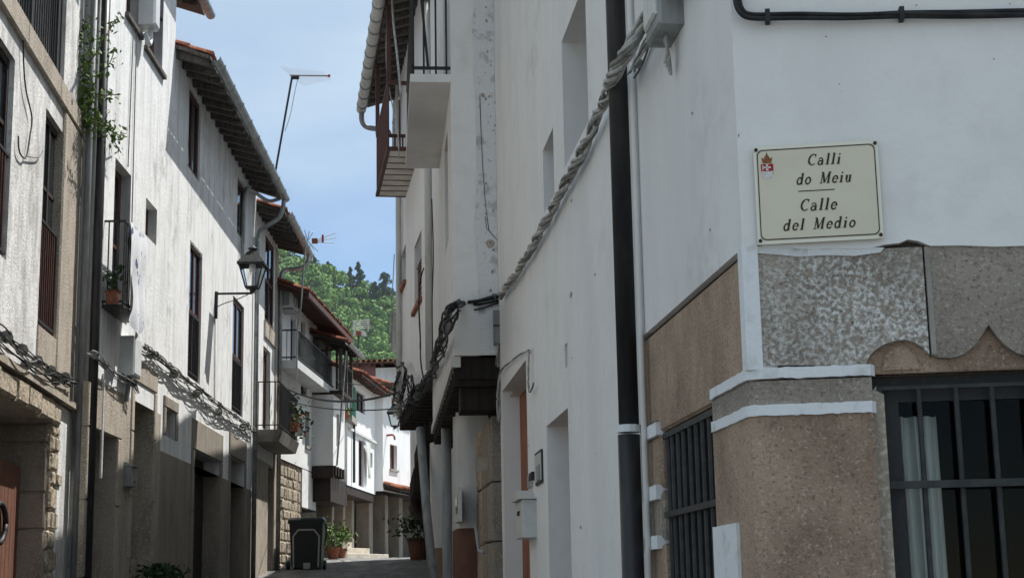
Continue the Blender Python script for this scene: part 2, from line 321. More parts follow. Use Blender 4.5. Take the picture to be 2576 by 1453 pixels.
def eave(W, s0, s1, z, over, parent, step=.45, pitch=.32, deep=3.5, gut=True, rows=2, board='wood_grey', rh=.10, tile=True, gut_mat='zinc', soff=None):
    """roof: boarded slab with rafters underneath, tile ends and a half-round gutter; z = underside of the slab at its outer edge"""
    sl = math.tan(pitch); m = MB(); th = .05
    a0, a1 = W.P(s0, z, over), W.P(s1, z, over); b0, b1 = W.P(s0, z+(over+deep)*sl, -deep), W.P(s1, z+(over+deep)*sl, -deep); up = Vector((0, 0, th))
    m.hexa([a0, a1, b1, b0, a0+up, a1+up, b1+up, b0+up])
    c0, c1 = W.P(s0, z, -2*deep), W.P(s1, z, -2*deep)
    m.hexa([b0, b1, c1, c0, b0+up, b1+up, c1+up, c0+up])
    roof = m.build('roof', board, parent)
    mb = MB(); w = .08
    r0 = [W.P(s0+.1, z-.006-rh*.6, over-.02), W.P(s0+.1+w, z-.006-rh*.6, over-.02), W.P(s0+.1+w, z+(over+.1)*sl-rh, -.1), W.P(s0+.1, z+(over+.1)*sl-rh, -.1)]
    r1 = [W.P(s0+.1, z-.004, over-.02), W.P(s0+.1+w, z-.004, over-.02), W.P(s0+.1+w, z+(over+.1)*sl-.004, -.1), W.P(s0+.1, z+(over+.1)*sl-.004, -.1)]
    mb.hexa(r0+r1); o = mb.build('rafter', board, roof); base = W.P(0, 0, 0)
    copies(o, [W.P(step*i+random.uniform(-.04, .04), random.uniform(-.01, .004), 0)-base for i in range(1, int((s1-s0-.15)/step))])
    if tile: tiles(W, s0, s1, z+th+.01, over+.05, pitch, roof, rows)
    if gut:
        mb = MB(); R = .075; n = 7; k = 2
        for e, s in enumerate((s0-.02, s1+.02)):
            for rr in (R, R-.008):
                for j in range(n+1):
                    t = math.pi*j/n; mb.v.append(tuple(W.P(s, z+.02-rr*math.sin(t), over+.09+rr*math.cos(t))))
        q = n+1
        for j in range(n):
            mb.f.append((j, j+1, 2*q+j+1, 2*q+j)); mb.f.append((q+j, q+j+1, 3*q+j+1, 3*q+j)); mb.f.append((j, j+1, q+j+1, q+j)); mb.f.append((2*q+j, 2*q+j+1, 3*q+j+1, 3*q+j))
        g = mb.build('gutter', gut_mat, parent, False)
        mb = MB(); x = s0+.4
        pts = [W.P(x, z+.03-(R+.006)*math.sin(t), over+.09+(R+.006)*math.cos(t)) for t in [math.pi*j/8 for j in range(9)]]
        mb.tube(pts, .009, 5); o = mb.build('gutter_bracket', gut_mat, g); copies(o, [W.P(.9*i, 0, 0)-base for i in range(1, int((s1-s0-.4)/.9)+1)])
    return roof
# ------------------------------------------------------------------ walls of the place (plan)
CORNER = at(1885, 1000, 5.0)
WS = Wall(CORNER.xy, (-.105, 1), (-1, 0))                 # white house, street side
WA = Wall(CORNER.xy, (1, -.13), (0, -1))                  # white house, front with the street sign
S_END = WS.S(1255, 820)
pe = WS.P(S_END, 0)
pj = at(1141, 820, pe.y-.03)
WJF = Wall(pj.xy, (pe.x-pj.x, pe.y-pj.y), (0, -1))        # end face of the jettied storey
WJ1 = Wall(pj.xy, (-.0853, 1), (-1, 0))
J1_END = WJ1.S(1085, 600)
p2 = WJ1.P(J1_END, 0)
WJ2 = Wall(p2.xy, (-.15, 1), (-1, 0))
J2_END = WJ2.S(996, 700)
WG = Wall(pe.xy, (-.118, 1), (-1, 0))                     # ground floor below the jetty
q = at(110, 600, 15.5); WL1 = Wall(q.xy, (-.0995, 1), (1, 0))
q = at(246, 700, 17.4); WL2 = Wall(q.xy, (-.0226, 1), (1, 0))
q = WL2.at(697, 1000); WH4 = Wall(q.xy, (.0415, 1), (1, 0))
q = WH4.at(785, 1080); WH5F = Wall(q.xy, (1, -.02), (0, -1))
q2 = at(838, 1080, q.y-.01); WH5 = Wall(q2.xy, (.05, 1), (1, 0))
q3 = at(881, 1100, 40.5); WH6 = Wall(q3.xy, (.08, 1), (1, 0))
q4 = WH6.at(944, 1100); q5 = at(963, 1100, q4.y-.02); WH7F = Wall(q4.xy, (q5.x-q4.x, q5.y-q4.y), (0, -1)); WH7 = Wall(q5.xy, (.234, 1), (1, 0))
# ------------------------------------------------------------------ ground, road, hill
def gz(y):
    if y < 2: return 0.
    if y < 37: return (y-2)*.0686+.0
    return 35*.0686+.2*(1-math.exp(-(y-37)/4))
mb = MB(); ys = [-250, -60, -20, -8, 0, 2]+[2+i*2.5 for i in range(1, 15)]+[39, 41, 44, 48, 55, 70, 100, 160, 260, 420, 600]; xs = [-400, -120, -40, -15, -8, -4, 0, 4, 8, 15, 40, 120, 400]
def terr(x, y): return gz(y)-.05
for y in ys:
    for x in xs: mb.v.append((x, y, terr(x, y)))
for j in range(len(ys)-1):
    for i in range(len(xs)-1): a = j*len(xs)+i; mb.f.append((a, a+1, a+1+len(xs), a+len(xs)))
struct(mb.build('ground', 'ground'))
mb = MB(); ry = [-30, -8, 0, 2]+[2+i*1.25 for i in range(1, 29)]+[38, 39, 40, 42, 45, 50, 56]
def cx(y):      # middle of the street
    l = WL2.p.x-.0226*(y-WL2.p.y) if y < 33 else -5+.05*(y-33); r = CORNER.x-.105*(y-5) if y < 24 else (-1.25-.074*(y-24) if y < 38 else -2.3+.4*(y-38)); return l, r
nx = 9
for y in ry:
    l, r = (-9, 9) if y < 4 else cx(y); l -= .6; r += .8
    for i in range(nx):
        t = i/(nx-1); mb.v.append((l+(r-l)*t, y, gz(y)-.035*math.sin(math.pi*t)+random.uniform(-.008, .008)))
for j in range(len(ry)-1):
    for i in range(nx-1): a = j*nx+i; mb.f.append((a, a+1, a+1+nx, a+nx))
struct(mb.build('road', 'road', None, True))
ridge_u = [(-900, 420), (300, 520), (560, 575), (700, 612), (760, 640), (830, 662), (880, 705), (930, 730), (990, 745), (1150, 790), (1700, 860), (3400, 1050)]
YR = 760.
rp = [at(u, v, YR) for u, v in ridge_u]
def ridge(x):
    for a, b in zip(rp, rp[1:]):
        if a.x <= x <= b.x: t = (x-a.x)/(b.x-a.x); return a.z+(b.z-a.z)*t
    return rp[0].z if x < rp[0].x else rp[-1].z
def hillz(x, y):
    r = ridge(x)-7
    if y > YR: return r-(y-YR)*.35
    t = max(0., (y-430)/(YR-430)); return -4+(r+4)*(t**1.15)+2.5*math.sin(x*.05+y*.03)*min(1, t*4)*(1-t)
mb = MB(); hx = [-430+i*12 for i in range(80)]; hy = [425+i*14 for i in range(36)]
for y in hy:
    for x in hx: mb.v.append((x, y, hillz(x, y)))
for j in range(len(hy)-1):
    for i in range(len(hx)-1): a = j*len(hx)+i; mb.f.append((a, a+1, a+1+len(hx), a+len(hx)))
struct(mb.build('hill', 'hill', None, True))
# woodland on the hill: crowns of many leaf-sized faces
def crowns(cs, nleaf, leaf):
    V = []; 
    for (x, y, z, r, h) in cs:
        d = rng.normal(size=(nleaf, 3)); d /= np.linalg.norm(d, axis=1)[:, None]; d[:, 2] = np.abs(d[:, 2])*1.15-.25
        lob = 1+.22*np.sin(d[:, 0]*5+x)*np.cos(d[:, 1]*5+y)
        c = np.array([x, y, z])+d*np.array([r, r, h])*(lob*rng.uniform(.8, 1.04, nleaf))[:, None]
        t = np.cross(d, rng.normal(size=(nleaf, 3))); t /= np.linalg.norm(t, axis=1)[:, None]+1e-9; d2 = d+rng.normal(size=(nleaf, 3))*.45; b = np.cross(d2, t); b /= np.linalg.norm(b, axis=1)[:, None]+1e-9
        s = (leaf*rng.uniform(.6, 1.3, nleaf))[:, None]
        V.append(np.stack([c-t*s-b*s*.6, c+t*s-b*s*.6, c+t*s+b*s*.6, c-t*s+b*s*.6], 1).reshape(-1, 3))
    return np.concatenate(V)
def bulk(name, V, m, parent=None):
    me = bpy.data.meshes.new(name); n = len(V); me.vertices.add(n); me.vertices.foreach_set('co', V.astype(np.float32).ravel())
    me.loops.add(n); me.loops.foreach_set('vertex_index', np.arange(n, dtype=np.int32)); me.polygons.add(n//4)
    me.polygons.foreach_set('loop_start', np.arange(0, n, 4, dtype=np.int32)); me.update(calc_edges=True); me.materials.append(M[m])
    o = bpy.data.objects.new(name, me); col.objects.link(o)
    if parent: o.parent = parent; o.location = -rootloc(parent)
    return o
cs = []
y = 520.
while y < YR+10:
    x = -190.+random.uniform(0, 4)
    while x < 20:
        if random.random() < .96:
            r = random.uniform(2.4, 5.4); yy = y+random.uniform(-2.5, 2.5); cs.append((x+random.uniform(-1.5, 1.5), yy, hillz(x, yy)+random.uniform(2.0, 7.0), r, r*random.uniform(.8, 1.2)))
        x += random.uniform(4.2, 7.4)
    y += 5.4
wood = bulk('woodland', crowns(cs, 170, .62), 'forest'); struct(wood, 'stuff'); wood['label'] = 'green broadleaf woodland covering the hillside behind the village'
for i, (u, v, H, R, lab) in enumerate([(903, 655, 13, 4.6, 'tall dark pine standing highest on the ridge above the woodland'), (882, 668, 9, 3.2, 'small dark pine on the ridge close beside the tallest one'), (968, 682, 12, 7.0, 'broad dark pine on the ridge beside the white house edge'), (942, 705, 8, 3.6, 'short dark pine on the ridge next to the broad pine'), (716, 610, 9, 3.4, 'dark pine at the high end of the ridge above the tiled eave'), (792, 645, 6, 2.6, 'little dark pine on the ridge behind the forked antenna'), (825, 655, 5.5, 2.2, 'low dark pine on the ridge beyond the forked antenna')]):
    top = at(u, v, YR-4); base = Vector((top.x, top.y, hillz(top.x, top.y)-1)); H = top.z-base.z
    t = thing('pine_tree', lab, 'tree', base, 'dark pines along the ridge')
    MB().tube([base, base+Vector((.1, 0, H*.5)), base+Vector((0, 0, H*.95))], [.4, .28, .08], 6).build('trunk', 'bark', t)
    cl = [(top.x+random.uniform(-1, 1)*R*.55*(1-k/16), top.y+random.uniform(-1, 1)*R*.5, base.z+H*(.42+.55*k/14)-.6, R*random.uniform(.32, .5)*(1.15-k/18), R*.28) for k in range(14)]
    bulk('crown', crowns(cl, 70, .5), 'forest_pine', t)
# ------------------------------------------------------------------ white corner house on the right
TOP = 9.6
H1 = thing('house', 'white plastered corner house with exposed granite blocks and black barred windows', 'house', WA.P(0, 0, -.5))
zt = WS.Z(1860, 630)                                # top of the exposed stone
zA = WA.Z(2300, 617)
b1t, b1b = WA.Z(2040, 921), WA.Z(2040, 948); b2t, b2b = WA.Z(2040, 1013), WA.Z(2040, 1041)
sx = WS.S(1612, 1000)
door1 = (WS.S(1324, 960), WS.S(1264, 990), -.5, WS.Z(1264, 983)); door2 = (WS.S(1429, 1050), WS.S(1375, 1100), -.5, WS.Z(1375, 1071))
nich1 = (WS.S(1478, 200), WS.S(1415, 200), WS.Z(1420, 425), WS.Z(1415, 100)); nich2 = (WS.S(1393, 400), WS.S(1367, 450), WS.Z(1367, 542), WS.Z(1367, 376))
slot = (WS.S(1427.5, 890), WS.S(1420.5, 890), WS.Z(1424, 925), WS.Z(1424, 864))
m = MB()
panel(m, WS, sx, S_END, -.5, TOP, [door1+(.34,), door2+(.34,), nich1+(.34,), nich2+(.26,), slot+(.12,)])
panel(m, WS, 0, sx, zt, TOP)
m.quad(WS.P(sx, -.5), WS.P(sx, zt), WS.P(sx, zt, -.03), WS.P(sx, -.5, -.03)); m.quad(WS.P(0, zt), WS.P(sx, zt), WS.P(sx, zt, -.03), WS.P(0, zt, -.03))
body(m, WS, .25, S_END, zA+.55, TOP, 7., -.06); body(m, WS, 3.6, S_END, -.5, zA+.55, 7., -.06)
# front above the stone: ragged lower edge of the plaster
edge = [(1886, 612), (1912, 616), (1930, 624), (1975, 622), (2040, 627), (2100, 624), (2180, 626), (2225, 615), (2262, 611), (2284, 602), (2310, 606), (2340, 618), (2420, 617), (2500, 620), (2576, 618), (2900, 621)]
pts = [(0., zt)]+[WA.sz(u, v) for u, v in edge[1:]]; pts[-1] = (8., pts[-1][1])
for (a, za), (b, zb) in zip(pts, pts[1:]):
    m.quad(WA.P(a, za), WA.P(b, zb), WA.P(b, TOP), WA.P(a, TOP)); m.quad(WA.P(a, za), WA.P(b, zb), WA.P(b, zb, -.035), WA.P(a, za, -.035))
m.build('wall', 'plaster_white', H1)
panel(c := MB(), WS, 0, sx, -.5, zt+.05, [(WS.S(1794, 1200), WS.S(1658, 1200), -.5, WS.Z(1660, 1084), .03)], d=-.045)
aw = (WA.S(2206, 1100), WA.S(2206, 1100)+1.75, .75, WA.Z(2300, 934))
panel(c, WA, 0, 8, -.5, zA+.15, [aw+(.03,)], d=-.045)
c.build('wall_core', 'mortar_and_shade', H1)
# doors, niches
door(WS, door1, H1, .145, 'wood_orange', 5); door(WS, door2, H1, .34, 'wood_orange', 4)
window(WS, nich1, H1, .28, 'white_plastic', cols=1); window(WS, nich2, H1, .2, 'white_plastic', cols=1, fw=.03)
MB().box(WS, slot[0], slot[1], slot[2], slot[3], -.14, -.1).build('vent', 'wood_dark', H1)
# stones, street side
def stone(W, s0, s1, z0, z1, m, d=0., dep=.12, c=.012, j=.006, name='stone', par=None): return MB().cbox(W, s0, s1, z0, z1, d-dep, d, c, j).build(name, m, par or H1)
wS = (WS.S(1795, 1200), WS.S(1657, 1200), .8, WS.Z(1660, 1084))
stone(WS, .028, sx-.012, wS[3]+.0, zt-.012, 'granite', -.012)
b1s, b2s = b1t, b2b
def corner_stone(z0, z1, sS, sA, m, d=-.004, r=.06, name='corner_stone', dep=.12):
    pl = [WS.P(sS, 0, d-dep), WS.P(sS, 0, d)]; a, b = WS.P(r, 0, d), WA.P(r, 0, d); k = (WS.P(0, 0, d)+WA.P(0, 0, d))/2
    pl += [a*(1-t)**2+k*2*t*(1-t)+b*t*t for t in [i/6 for i in range(7)]]+[WA.P(sA, 0, d), WA.P(sA, 0, d-dep)]
    mb = MB(); c = .01; ins = lambda q, e: q+(Vector((.35, .35, 0))-Vector((0, 0, 0))).normalized()*0 
    for i in range(len(pl)-1):
        p_, q_ = pl[i], pl[i+1]; mb.quad((p_.x, p_.y, z0), (q_.x, q_.y, z0), (q_.x, q_.y, z1), (p_.x, p_.y, z1))
    mb.poly([(p_.x, p_.y, z1) for p_ in pl]); mb.poly([(p_.x, p_.y, z0) for p_ in pl][::-1])
    return mb.build(name, m, H1)
sj = WA.S(2196, 1000)
corner_stone(b2t, b1b-.006, wS[0], sj, 'granite_grey', -.006); corner_stone(.55, b2b, wS[0], sj, 'granite'); corner_stone(-.4, .545, wS[0], sj, 'granite')
lz = [WS.Z(1613, 1098), WS.Z(1613, 1250), WS.Z(1613, 1368)]
stone(WS, wS[1], sx-.012, lz[0]+.03, wS[3]-.006, 'granite', -.012); stone(WS, wS[1], sx-.012, lz[1]+.02, lz[0]+.02, 'granite', -.012); stone(WS, wS[1], sx-.012, lz[2]+.01, lz[1]-.0, 'granite_dark', -.012); stone(WS, wS[1], sx-.012, .0, lz[2]-.01, 'granite', -.012)
def band(W, pts, d=.006, name='mortar_band'):       # ragged whitewashed joint
    mb = MB(); f = [W.P(a, z, d) for a, z in pts]; bk = [W.P(a, z, -.1) for a, z in pts]; mb.poly(f)
    for i in range(len(f)): k = (i+1) % len(f); mb.quad(f[i], f[k], bk[k], bk[i])
    return mb.build(name, 'mortar_white', H1)
def rag(s0, s1, z0, z1, n=24, j=.003):
    n = max(n, int(abs(s1-s0)/.02)); j = min(j, .0014)
    J = lambda: random.uniform(-j, j)
    return [(s0+(s1-s0)*i/n, z0+J()) for i in range(n+1)]+[(s1+(s0-s1)*i/n, z1+J()) for i in range(n+1)]
def corner_band(z0, z1, sS, sA, d):
    pr_ = [WS.P(sS+(.05-sS)*i/14, 0, d) for i in range(15)]; a, b = WS.P(.05, 0, d), WA.P(.05, 0, d); k = (WS.P(0, 0, d)+WA.P(0, 0, d))/2
    pr_ += [a*(1-t)**2+k*2*t*(1-t)+b*t*t for t in [i/5 for i in range(1, 6)]]+[WA.P(.05+(sA-.05)*i/24, 0, d) for i in range(1, 25)]
    J = lambda: random.gauss(0, .0011); mb = MB(); up = [Vector((q_.x, q_.y, z1+J())) for q_ in pr_]; lo = [Vector((q_.x, q_.y, z0+J())) for q_ in pr_]; iu = [q_+Vector((.02, .03, 0)) for q_ in up]; il = [q_+Vector((.02, .03, 0)) for q_ in lo]
    for i in range(len(up)-1): mb.quad(lo[i], lo[i+1], up[i+1], up[i]); mb.quad(up[i], up[i+1], iu[i+1], iu[i]); mb.quad(lo[i], lo[i+1], il[i+1], il[i])
    mb.quad(lo[0], up[0], iu[0], il[0]); mb.quad(lo[-1], up[-1], iu[-1], il[-1]); return mb.build('mortar_band', 'mortar_white', H1)
corner_band(b1b, b1t, WS.S(1788, 1000), WA.S(2190, 935), .004); corner_band(b2b, b2t, WS.S(1792, 1080), WA.S(2194, 1027), .004)
band(WS, rag(.0, WS.S(1864, 800), b1t-.004, zt+.02, 3, .003), .002)
band(WS, rag(WS.S(1655, 1085), sx+.01, lz[0]-.03, lz[0]+.025, 4), .008); band(WS, rag(WS.S(1655, 1235), sx+.01, lz[1]-.03, lz[1]+.03, 4), .008); band(WS, rag(WS.S(1658, 1355), sx+.01, lz[2]-.03, lz[2]+.025, 4), .008)
band(WS, rag(WS.S(1620, 1150), sx+.012, lz[1]-.02, lz[0]+.02, 5, .004), .007)
band(WS, rag(WS.S(1861, 1400), WS.S(1801, 1400), -.4, WS.Z(1830, 1319), 4, .003), .008)
# stones, front
zw = aw[3]; sj = WA.S(2196, 1000)
stone(WA, sj+.008, aw[0]+.02, .6, b1b-.03, 'granite_pale', -.03, .2, .03, .01)
band(WA, rag(-.002, WA.S(1913, 780), b1t-.004, zt+.01, 8, .007), .003)
og = [(1900, 917), (2100, 917), (2178, 915), (2188, 893), (2205, 876), (2230, 862), (2258, 854), (2280, 853), (2303, 859), (2325, 874), (2339, 890)]
og2 = [(2344, 890), (2365, 898), (2395, 899), (2425, 890), (2452, 868), (2472, 840), (2488, 815), (2504, 838), (2525, 862), (2556, 885), (2590, 896), (2625, 893), (2660, 876), (2700, 856), (2740, 856), (2775, 875), (2800, 915), (2900, 917)]
def lintel(pp, ztop, m, s_first=None):
    mb = MB(); P = [WA.sz(u, v) for u, v in pp]
    if s_first is not None: P[0] = (s_first, P[0][1])
    for (a, za), (b, zb) in zip(P, P[1:]):
        mb.quad(WA.P(a, za, -.008), WA.P(b, zb, -.008), WA.P(b, ztop, -.008), WA.P(a, ztop, -.008)); mb.quad(WA.P(a, za, -.008), WA.P(b, zb, -.008), WA.P(b, zb, -.12), WA.P(a, za, -.12))
    a, za = P[0]; b, zb = P[-1]; mb.quad(WA.P(a, za, -.008), WA.P(a, ztop, -.008), WA.P(a, ztop, -.12), WA.P(a, za, -.12)); mb.quad(WA.P(b, zb, -.008), WA.P(b, ztop, -.008), WA.P(b, ztop, -.12), WA.P(b, zb, -.12))
    return mb.build('carved_lintel', m, H1)
MB().box(WA, WA.S(2337, 750)-.002, WA.S(2346, 750)+.002, WA.Z(2340, 889), zA-.01, -.1, -.0065).build('joint', 'concrete', H1); lintel(og, zA-.004, 'granite_white', .03); lintel(og2, zA-.004, 'granite_grey')
MB().cbox(WA, WA.S(2170, 925), WA.S(2830, 925), zw-.0, zw+.2, -.2, -.041, .004).build('lintel_panel', 'granite', H1)
for a, b in ((2205, 2330), (2660, 2780)):      # raised bosses under the arches
    s0, s1 = WA.S(a, 900), WA.S(b, 900); mb = MB(); c = WA.P((s0+s1)/2, zw+.012, -.045); n = 10
    fr = [WA.P((s0+s1)/2-(s1-s0)*.36*math.cos(math.pi*i/n), zw+.012+.075*math.sin(math.pi*i/n), -.032) for i in range(n+1)]; bk = [WA.P((s0+s1)/2-(s1-s0)*.44*math.cos(math.pi*i/n), zw+.008+.1*math.sin(math.pi*i/n), -.043) for i in range(n+1)]
    mb.poly(fr)
    for i in range(n): mb.quad(fr[i], fr[i+1], bk[i+1], bk[i])
    mb.build('boss', 'granite', H1)
m = MB()      # thin lip of old plaster just below the sign
band(WA, [WA.sz(u, v) for u, v in ((1905, 636), (1960, 640), (2010, 645), (2080, 641), (2150, 643), (2215, 634), (2225, 622), (1905, 619))], -.002, 'plaster_lip').data.materials[0] = M['plaster_rough']
# front window with grille, glass, curtain and a dark room behind
w = window(WA, aw, H1, .10, 'iron', 'glass_clear', 1, 1, .085)
bpy.data.objects.remove(w.children[0]); mb = MB(); mb.quad(WA.P(aw[0]+.08, aw[2]+.08, -.12), WA.P(aw[1]-.08, aw[2]+.08, -.12), WA.P(aw[1]-.08, aw[3]-.08, -.12), WA.P(aw[0]+.08, aw[3]-.08, -.12)); mb.build('pane', 'glass_clear', w)
mb = MB(); s0, s1, z0, z1 = aw; i0, i1, k0, k1 = WA.S(2219, 1100), s1-.1, z0+.09, WA.Z(2300, 963)
gr = MB().box(WA, i0, i1, k1-.012, k1, -.075, -.06).box(WA, i0, i0+.014, k0, k1-.012, -.075, -.06).box(WA, i1-.014, i1, k0, k1-.012, -.075, -.06).build('grille', 'iron_grey', H1)
bx = [WA.S(2325, 1100), WA.S(2421, 1100), WA.S(2513, 1100)]; st = bx[2]-bx[1]; bx += [bx[2]+st*i for i in range(1, 5)]
bars(WA, bx, k0, k1, -.068, .009, gr, 'iron_grey', 8)
zh = WA.Z(2400, 1213); o = MB().box(WA, i0-.0, i1, zh-.012, zh+.012, -.058, -.046).build('crossbar', 'iron_grey', gr)
zh2 = WA.Z(2400, 1213)-.62; MB().box(WA, i0, i1, zh2-.012, zh2+.012, -.058, -.046).build('crossbar', 'iron_grey', gr)
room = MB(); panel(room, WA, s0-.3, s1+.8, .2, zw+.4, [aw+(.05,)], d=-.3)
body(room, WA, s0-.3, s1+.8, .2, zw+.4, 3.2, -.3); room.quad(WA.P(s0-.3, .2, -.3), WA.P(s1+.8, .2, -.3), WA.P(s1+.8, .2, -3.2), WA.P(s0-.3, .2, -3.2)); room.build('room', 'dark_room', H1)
def curtain(W, sa, sb, z0, z1, d, lab, m='curtain', folds=5, amp=.02):
    mb = MB(); n = 40; pr = []
    for i in range(n+1):
        t = i/n; pr.append((sa+(sb-sa)*t, d+amp*math.sin(t*folds*2*math.pi)+.006*math.sin(t*31)))
    for (a, x), (b, y) in zip(pr, pr[1:]): mb.quad(W.P(a, z0, x), W.P(b, z0, y), W.P(b+.01*math.sin(b*9), z1, y*1.0), W.P(a+.01*math.sin(a*9), z1, x))
    return tag(mb.build('curtain', m, None, True), lab, 'curtain')
curtain(WA, WA.S(2278, 1250, -.22), WA.S(2374, 1250, -.22), .8, WA.Z(2300, 1048, -.22), -.22, 'pale gathered curtain behind the black grille of the stone-framed window', folds=3)
mb = MB().box(WA, WA.S(2235, 1100, -.3), WA.S(2262, 1100, -.3), .8, zw-.05, -.34, -.31)
mb.build('shutter', 'wood_dark', H1)
# barred window on the street side
m = MB().box(WS, wS[0], wS[1], wS[2], wS[3], -.5, -.34); m.build('window', 'glass_dark', H1)
m = MB(); panel(m, WS, wS[0]-.01, wS[1]+.01, wS[2]-.01, wS[3]+.01, [(wS[0]+.002, wS[1]-.002, wS[2], wS[3]-.002, .30)], d=-.05); m.build('window_reveal', 'granite_dark', H1)
g = MB().box(WS, wS[0]+.01, wS[1]-.01, wS[3]-.03, wS[3]-.006, -.05, -.02).build('grille', 'iron_grey', H1); MB().box(WS, wS[0]+.01, wS[1]-.01, wS[2]+.02, wS[2]+.045, -.05, -.02).build('bottom_rail', 'iron_grey', g)
bars(WS, [WS.S(u, 1200) for u in (1787, 1769, 1752, 1736, 1720, 1704, 1690, 1676, 1665)], wS[2], wS[3]-.01, -.035, .013, g, 'iron_grey', 8)
zc = WS.Z(1797, 1262); MB().box(WS, wS[0], wS[1]-.05, zc-.012, zc+.012, -.022, -.008).build('crossbar', 'iron_grey', g)
# downpipe
sp = WS.S(1577, 900, .065); zj = WS.Z(1577, 1079, .065)
o = MB().tube([WS.P(sp, zj+.01, .065), WS.P(sp+.01, TOP, .065)], .045, 14).build('downpipe', 'pipe_black', H1, True)
MB().tube([WS.P(sp, -.3, .068), WS.P(sp, zj-.03, .068)], .049, 14).build('downpipe', 'pipe_black', H1, True)
MB().tube([WS.P(sp, zj-.02, .066), WS.P(sp, zj+.012, .066)], .054, 12).build('pipe_clamp', 'mortar_white', H1)
MB().tube([WS.P(sp-.11, -.3, .02), WS.P(sp-.11, TOP, .02)], .013, 8).build('conduit', 'plaster_white', H1, True)
roofb = Wall(WS.P(0, 0).xy, WS.d, WS.n); eave(WS, -.3, S_END, TOP-.25, .5, H1, tile=False, rows=1)
# street sign
def glyph_strokes(ch):
    E = lambda cx, cy, rx, ry, a0, a1, n=14: [(cx+rx*math.cos(math.radians(a0+(a1-a0)*i/n)), cy+ry*math.sin(math.radians(a0+(a1-a0)*i/n))) for i in range(n+1)]
    bold = .17; hair = .065
    if ch == 'l': return [([(.16, 0), (.16, 1)], bold), ([(.02, .025), (.30, .025)], hair), ([(.03, .965), (.16, .975)], hair)], .36
    if ch == 'i': return [([(.16, 0), (.16, .62)], bold), ([(.02, .025), (.30, .025)], hair), ([(.03, .59), (.16, .6)], hair), ([(.16, .78), (.16, .92)], .13)], .36
    if ch == 'o': return [(E(.26, .31, .19, .29, 0, 360), .12), (E(.26, .31, .205, .27, 120, 240), .11), (E(.26, .31, .205, .27, -60, 60), .11)], .56
    if ch == 'a': return [([(.40, 0), (.40, .42)], bold), (E(.23, .42, .17, .19, 0, 155), .09), (E(.22, .19, .16, .18, 60, 330), .11), ([(.36, .03), (.52, .03)], hair)], .58
    if ch == 'e': return [(E(.26, .31, .20, .29, 0, 320), .125), ([(.08, .33), (.45, .33)], .065)], .54
    if ch == 'd': return [(E(.24, .31, .18, .29, 40, 320), .125), ([(.43, 0), (.43, 1)], bold), ([(.30, .97), (.43, .975)], hair), ([(.43, .025), (.55, .025)], hair)], .62
    if ch == 'u': return [([(.14, .62), (.14, .2)], bold), (E(.27, .2, .13, .19, 180, 350), .09), ([(.42, 0), (.42, .62)], bold), ([(.02, .6), (.14, .6)], hair), ([(.30, .6), (.42, .6)], hair), ([(.42, .025), (.54, .025)], hair)], .60
    if ch == 'C': return [(E(.42, .5, .31, .47, 50, 310), .09), (E(.40, .5, .30, .42, 120, 240), .15), ([(.63, .98), (.63, .72)], hair)], .76
    if ch == 'M': return [([(.14, 0), (.14, 1)], .07), ([(.17, .98), (.42, .05)], .16), ([(.42, .05), (.70, .98)], .07), ([(.73, 0), (.73, 1)], .17), ([(.02, .025), (.26, .025)], hair), ([(.60, .025), (.87, .025)], hair), ([(.02, .975), (.2, .975)], hair), ([(.68, .975), (.87, .975)], hair)], .94
    return [], .5
s0, zs0 = WA.sz(1894, 372); s1, zs1 = WA.sz(2222, 607); zs0 = WA.Z(2056, 365); zs1 = WA.Z(2056, 611)
sg = thing('street_sign', 'cream enamel street sign with italic lettering and small crest above the granite', 'sign', WA.P((s0+s1)/2, zs1))
SW, SH = s1-s0, zs0-zs1; tl = -.012   # a slight tilt of the plate
def SP(x, y, d): return WA.P(s0+x*SW+ (y-.5)*0.0, zs1+y*SH+(x-.5)*SW*.006, d)
def rrect(x0, x1, y0, y1, r, n=6):
    o = []
    for cx_, cy_, a in ((x1-r, y1-r*SW/SH, 0), (x0+r, y1-r*SW/SH, 90), (x0+r, y0+r*SW/SH, 180), (x1-r, y0+r*SW/SH, 270)):
        for i in range(n+1): t = math.radians(a+90*i/n); o.append((cx_+r*math.cos(t), cy_+r*SW/SH*math.sin(t)))
    return o
mb = MB(); f = [SP(x, y, .022) for x, y in ((0, 0), (1, 0), (1, 1), (0, 1))]; g_ = [SP(x, y, .010) for x, y in ((0, 0), (1, 0), (1, 1), (0, 1))]; mb.hexa(g_+f); mb.build('plate', 'sign_border', sg)
mb = MB(); mb.poly([SP(x, y, .0235) for x, y in rrect(.03, .97, .045, .955, .045)]); mb.build('enamel_field', 'sign_cream', sg)
mb = MB(); a = rrect(.026, .974, .038, .962, .05); b = rrect(.034, .966, .049, .951, .044)
for i in range(len(a)): k = (i+1) % len(a); mb.quad(SP(*a[i], .0245), SP(*a[k], .0245), SP(*b[k], .0245), SP(*b[i], .0245))
mb.build('border_line', 'ink', sg)
def lettering(txt, x0, y0, h, wsc=1.0, gap=.10):
    x = 0.
    for wd_ in txt.split(' '): x = word(wd_, x, x0, y0, h, wsc, gap)+.62
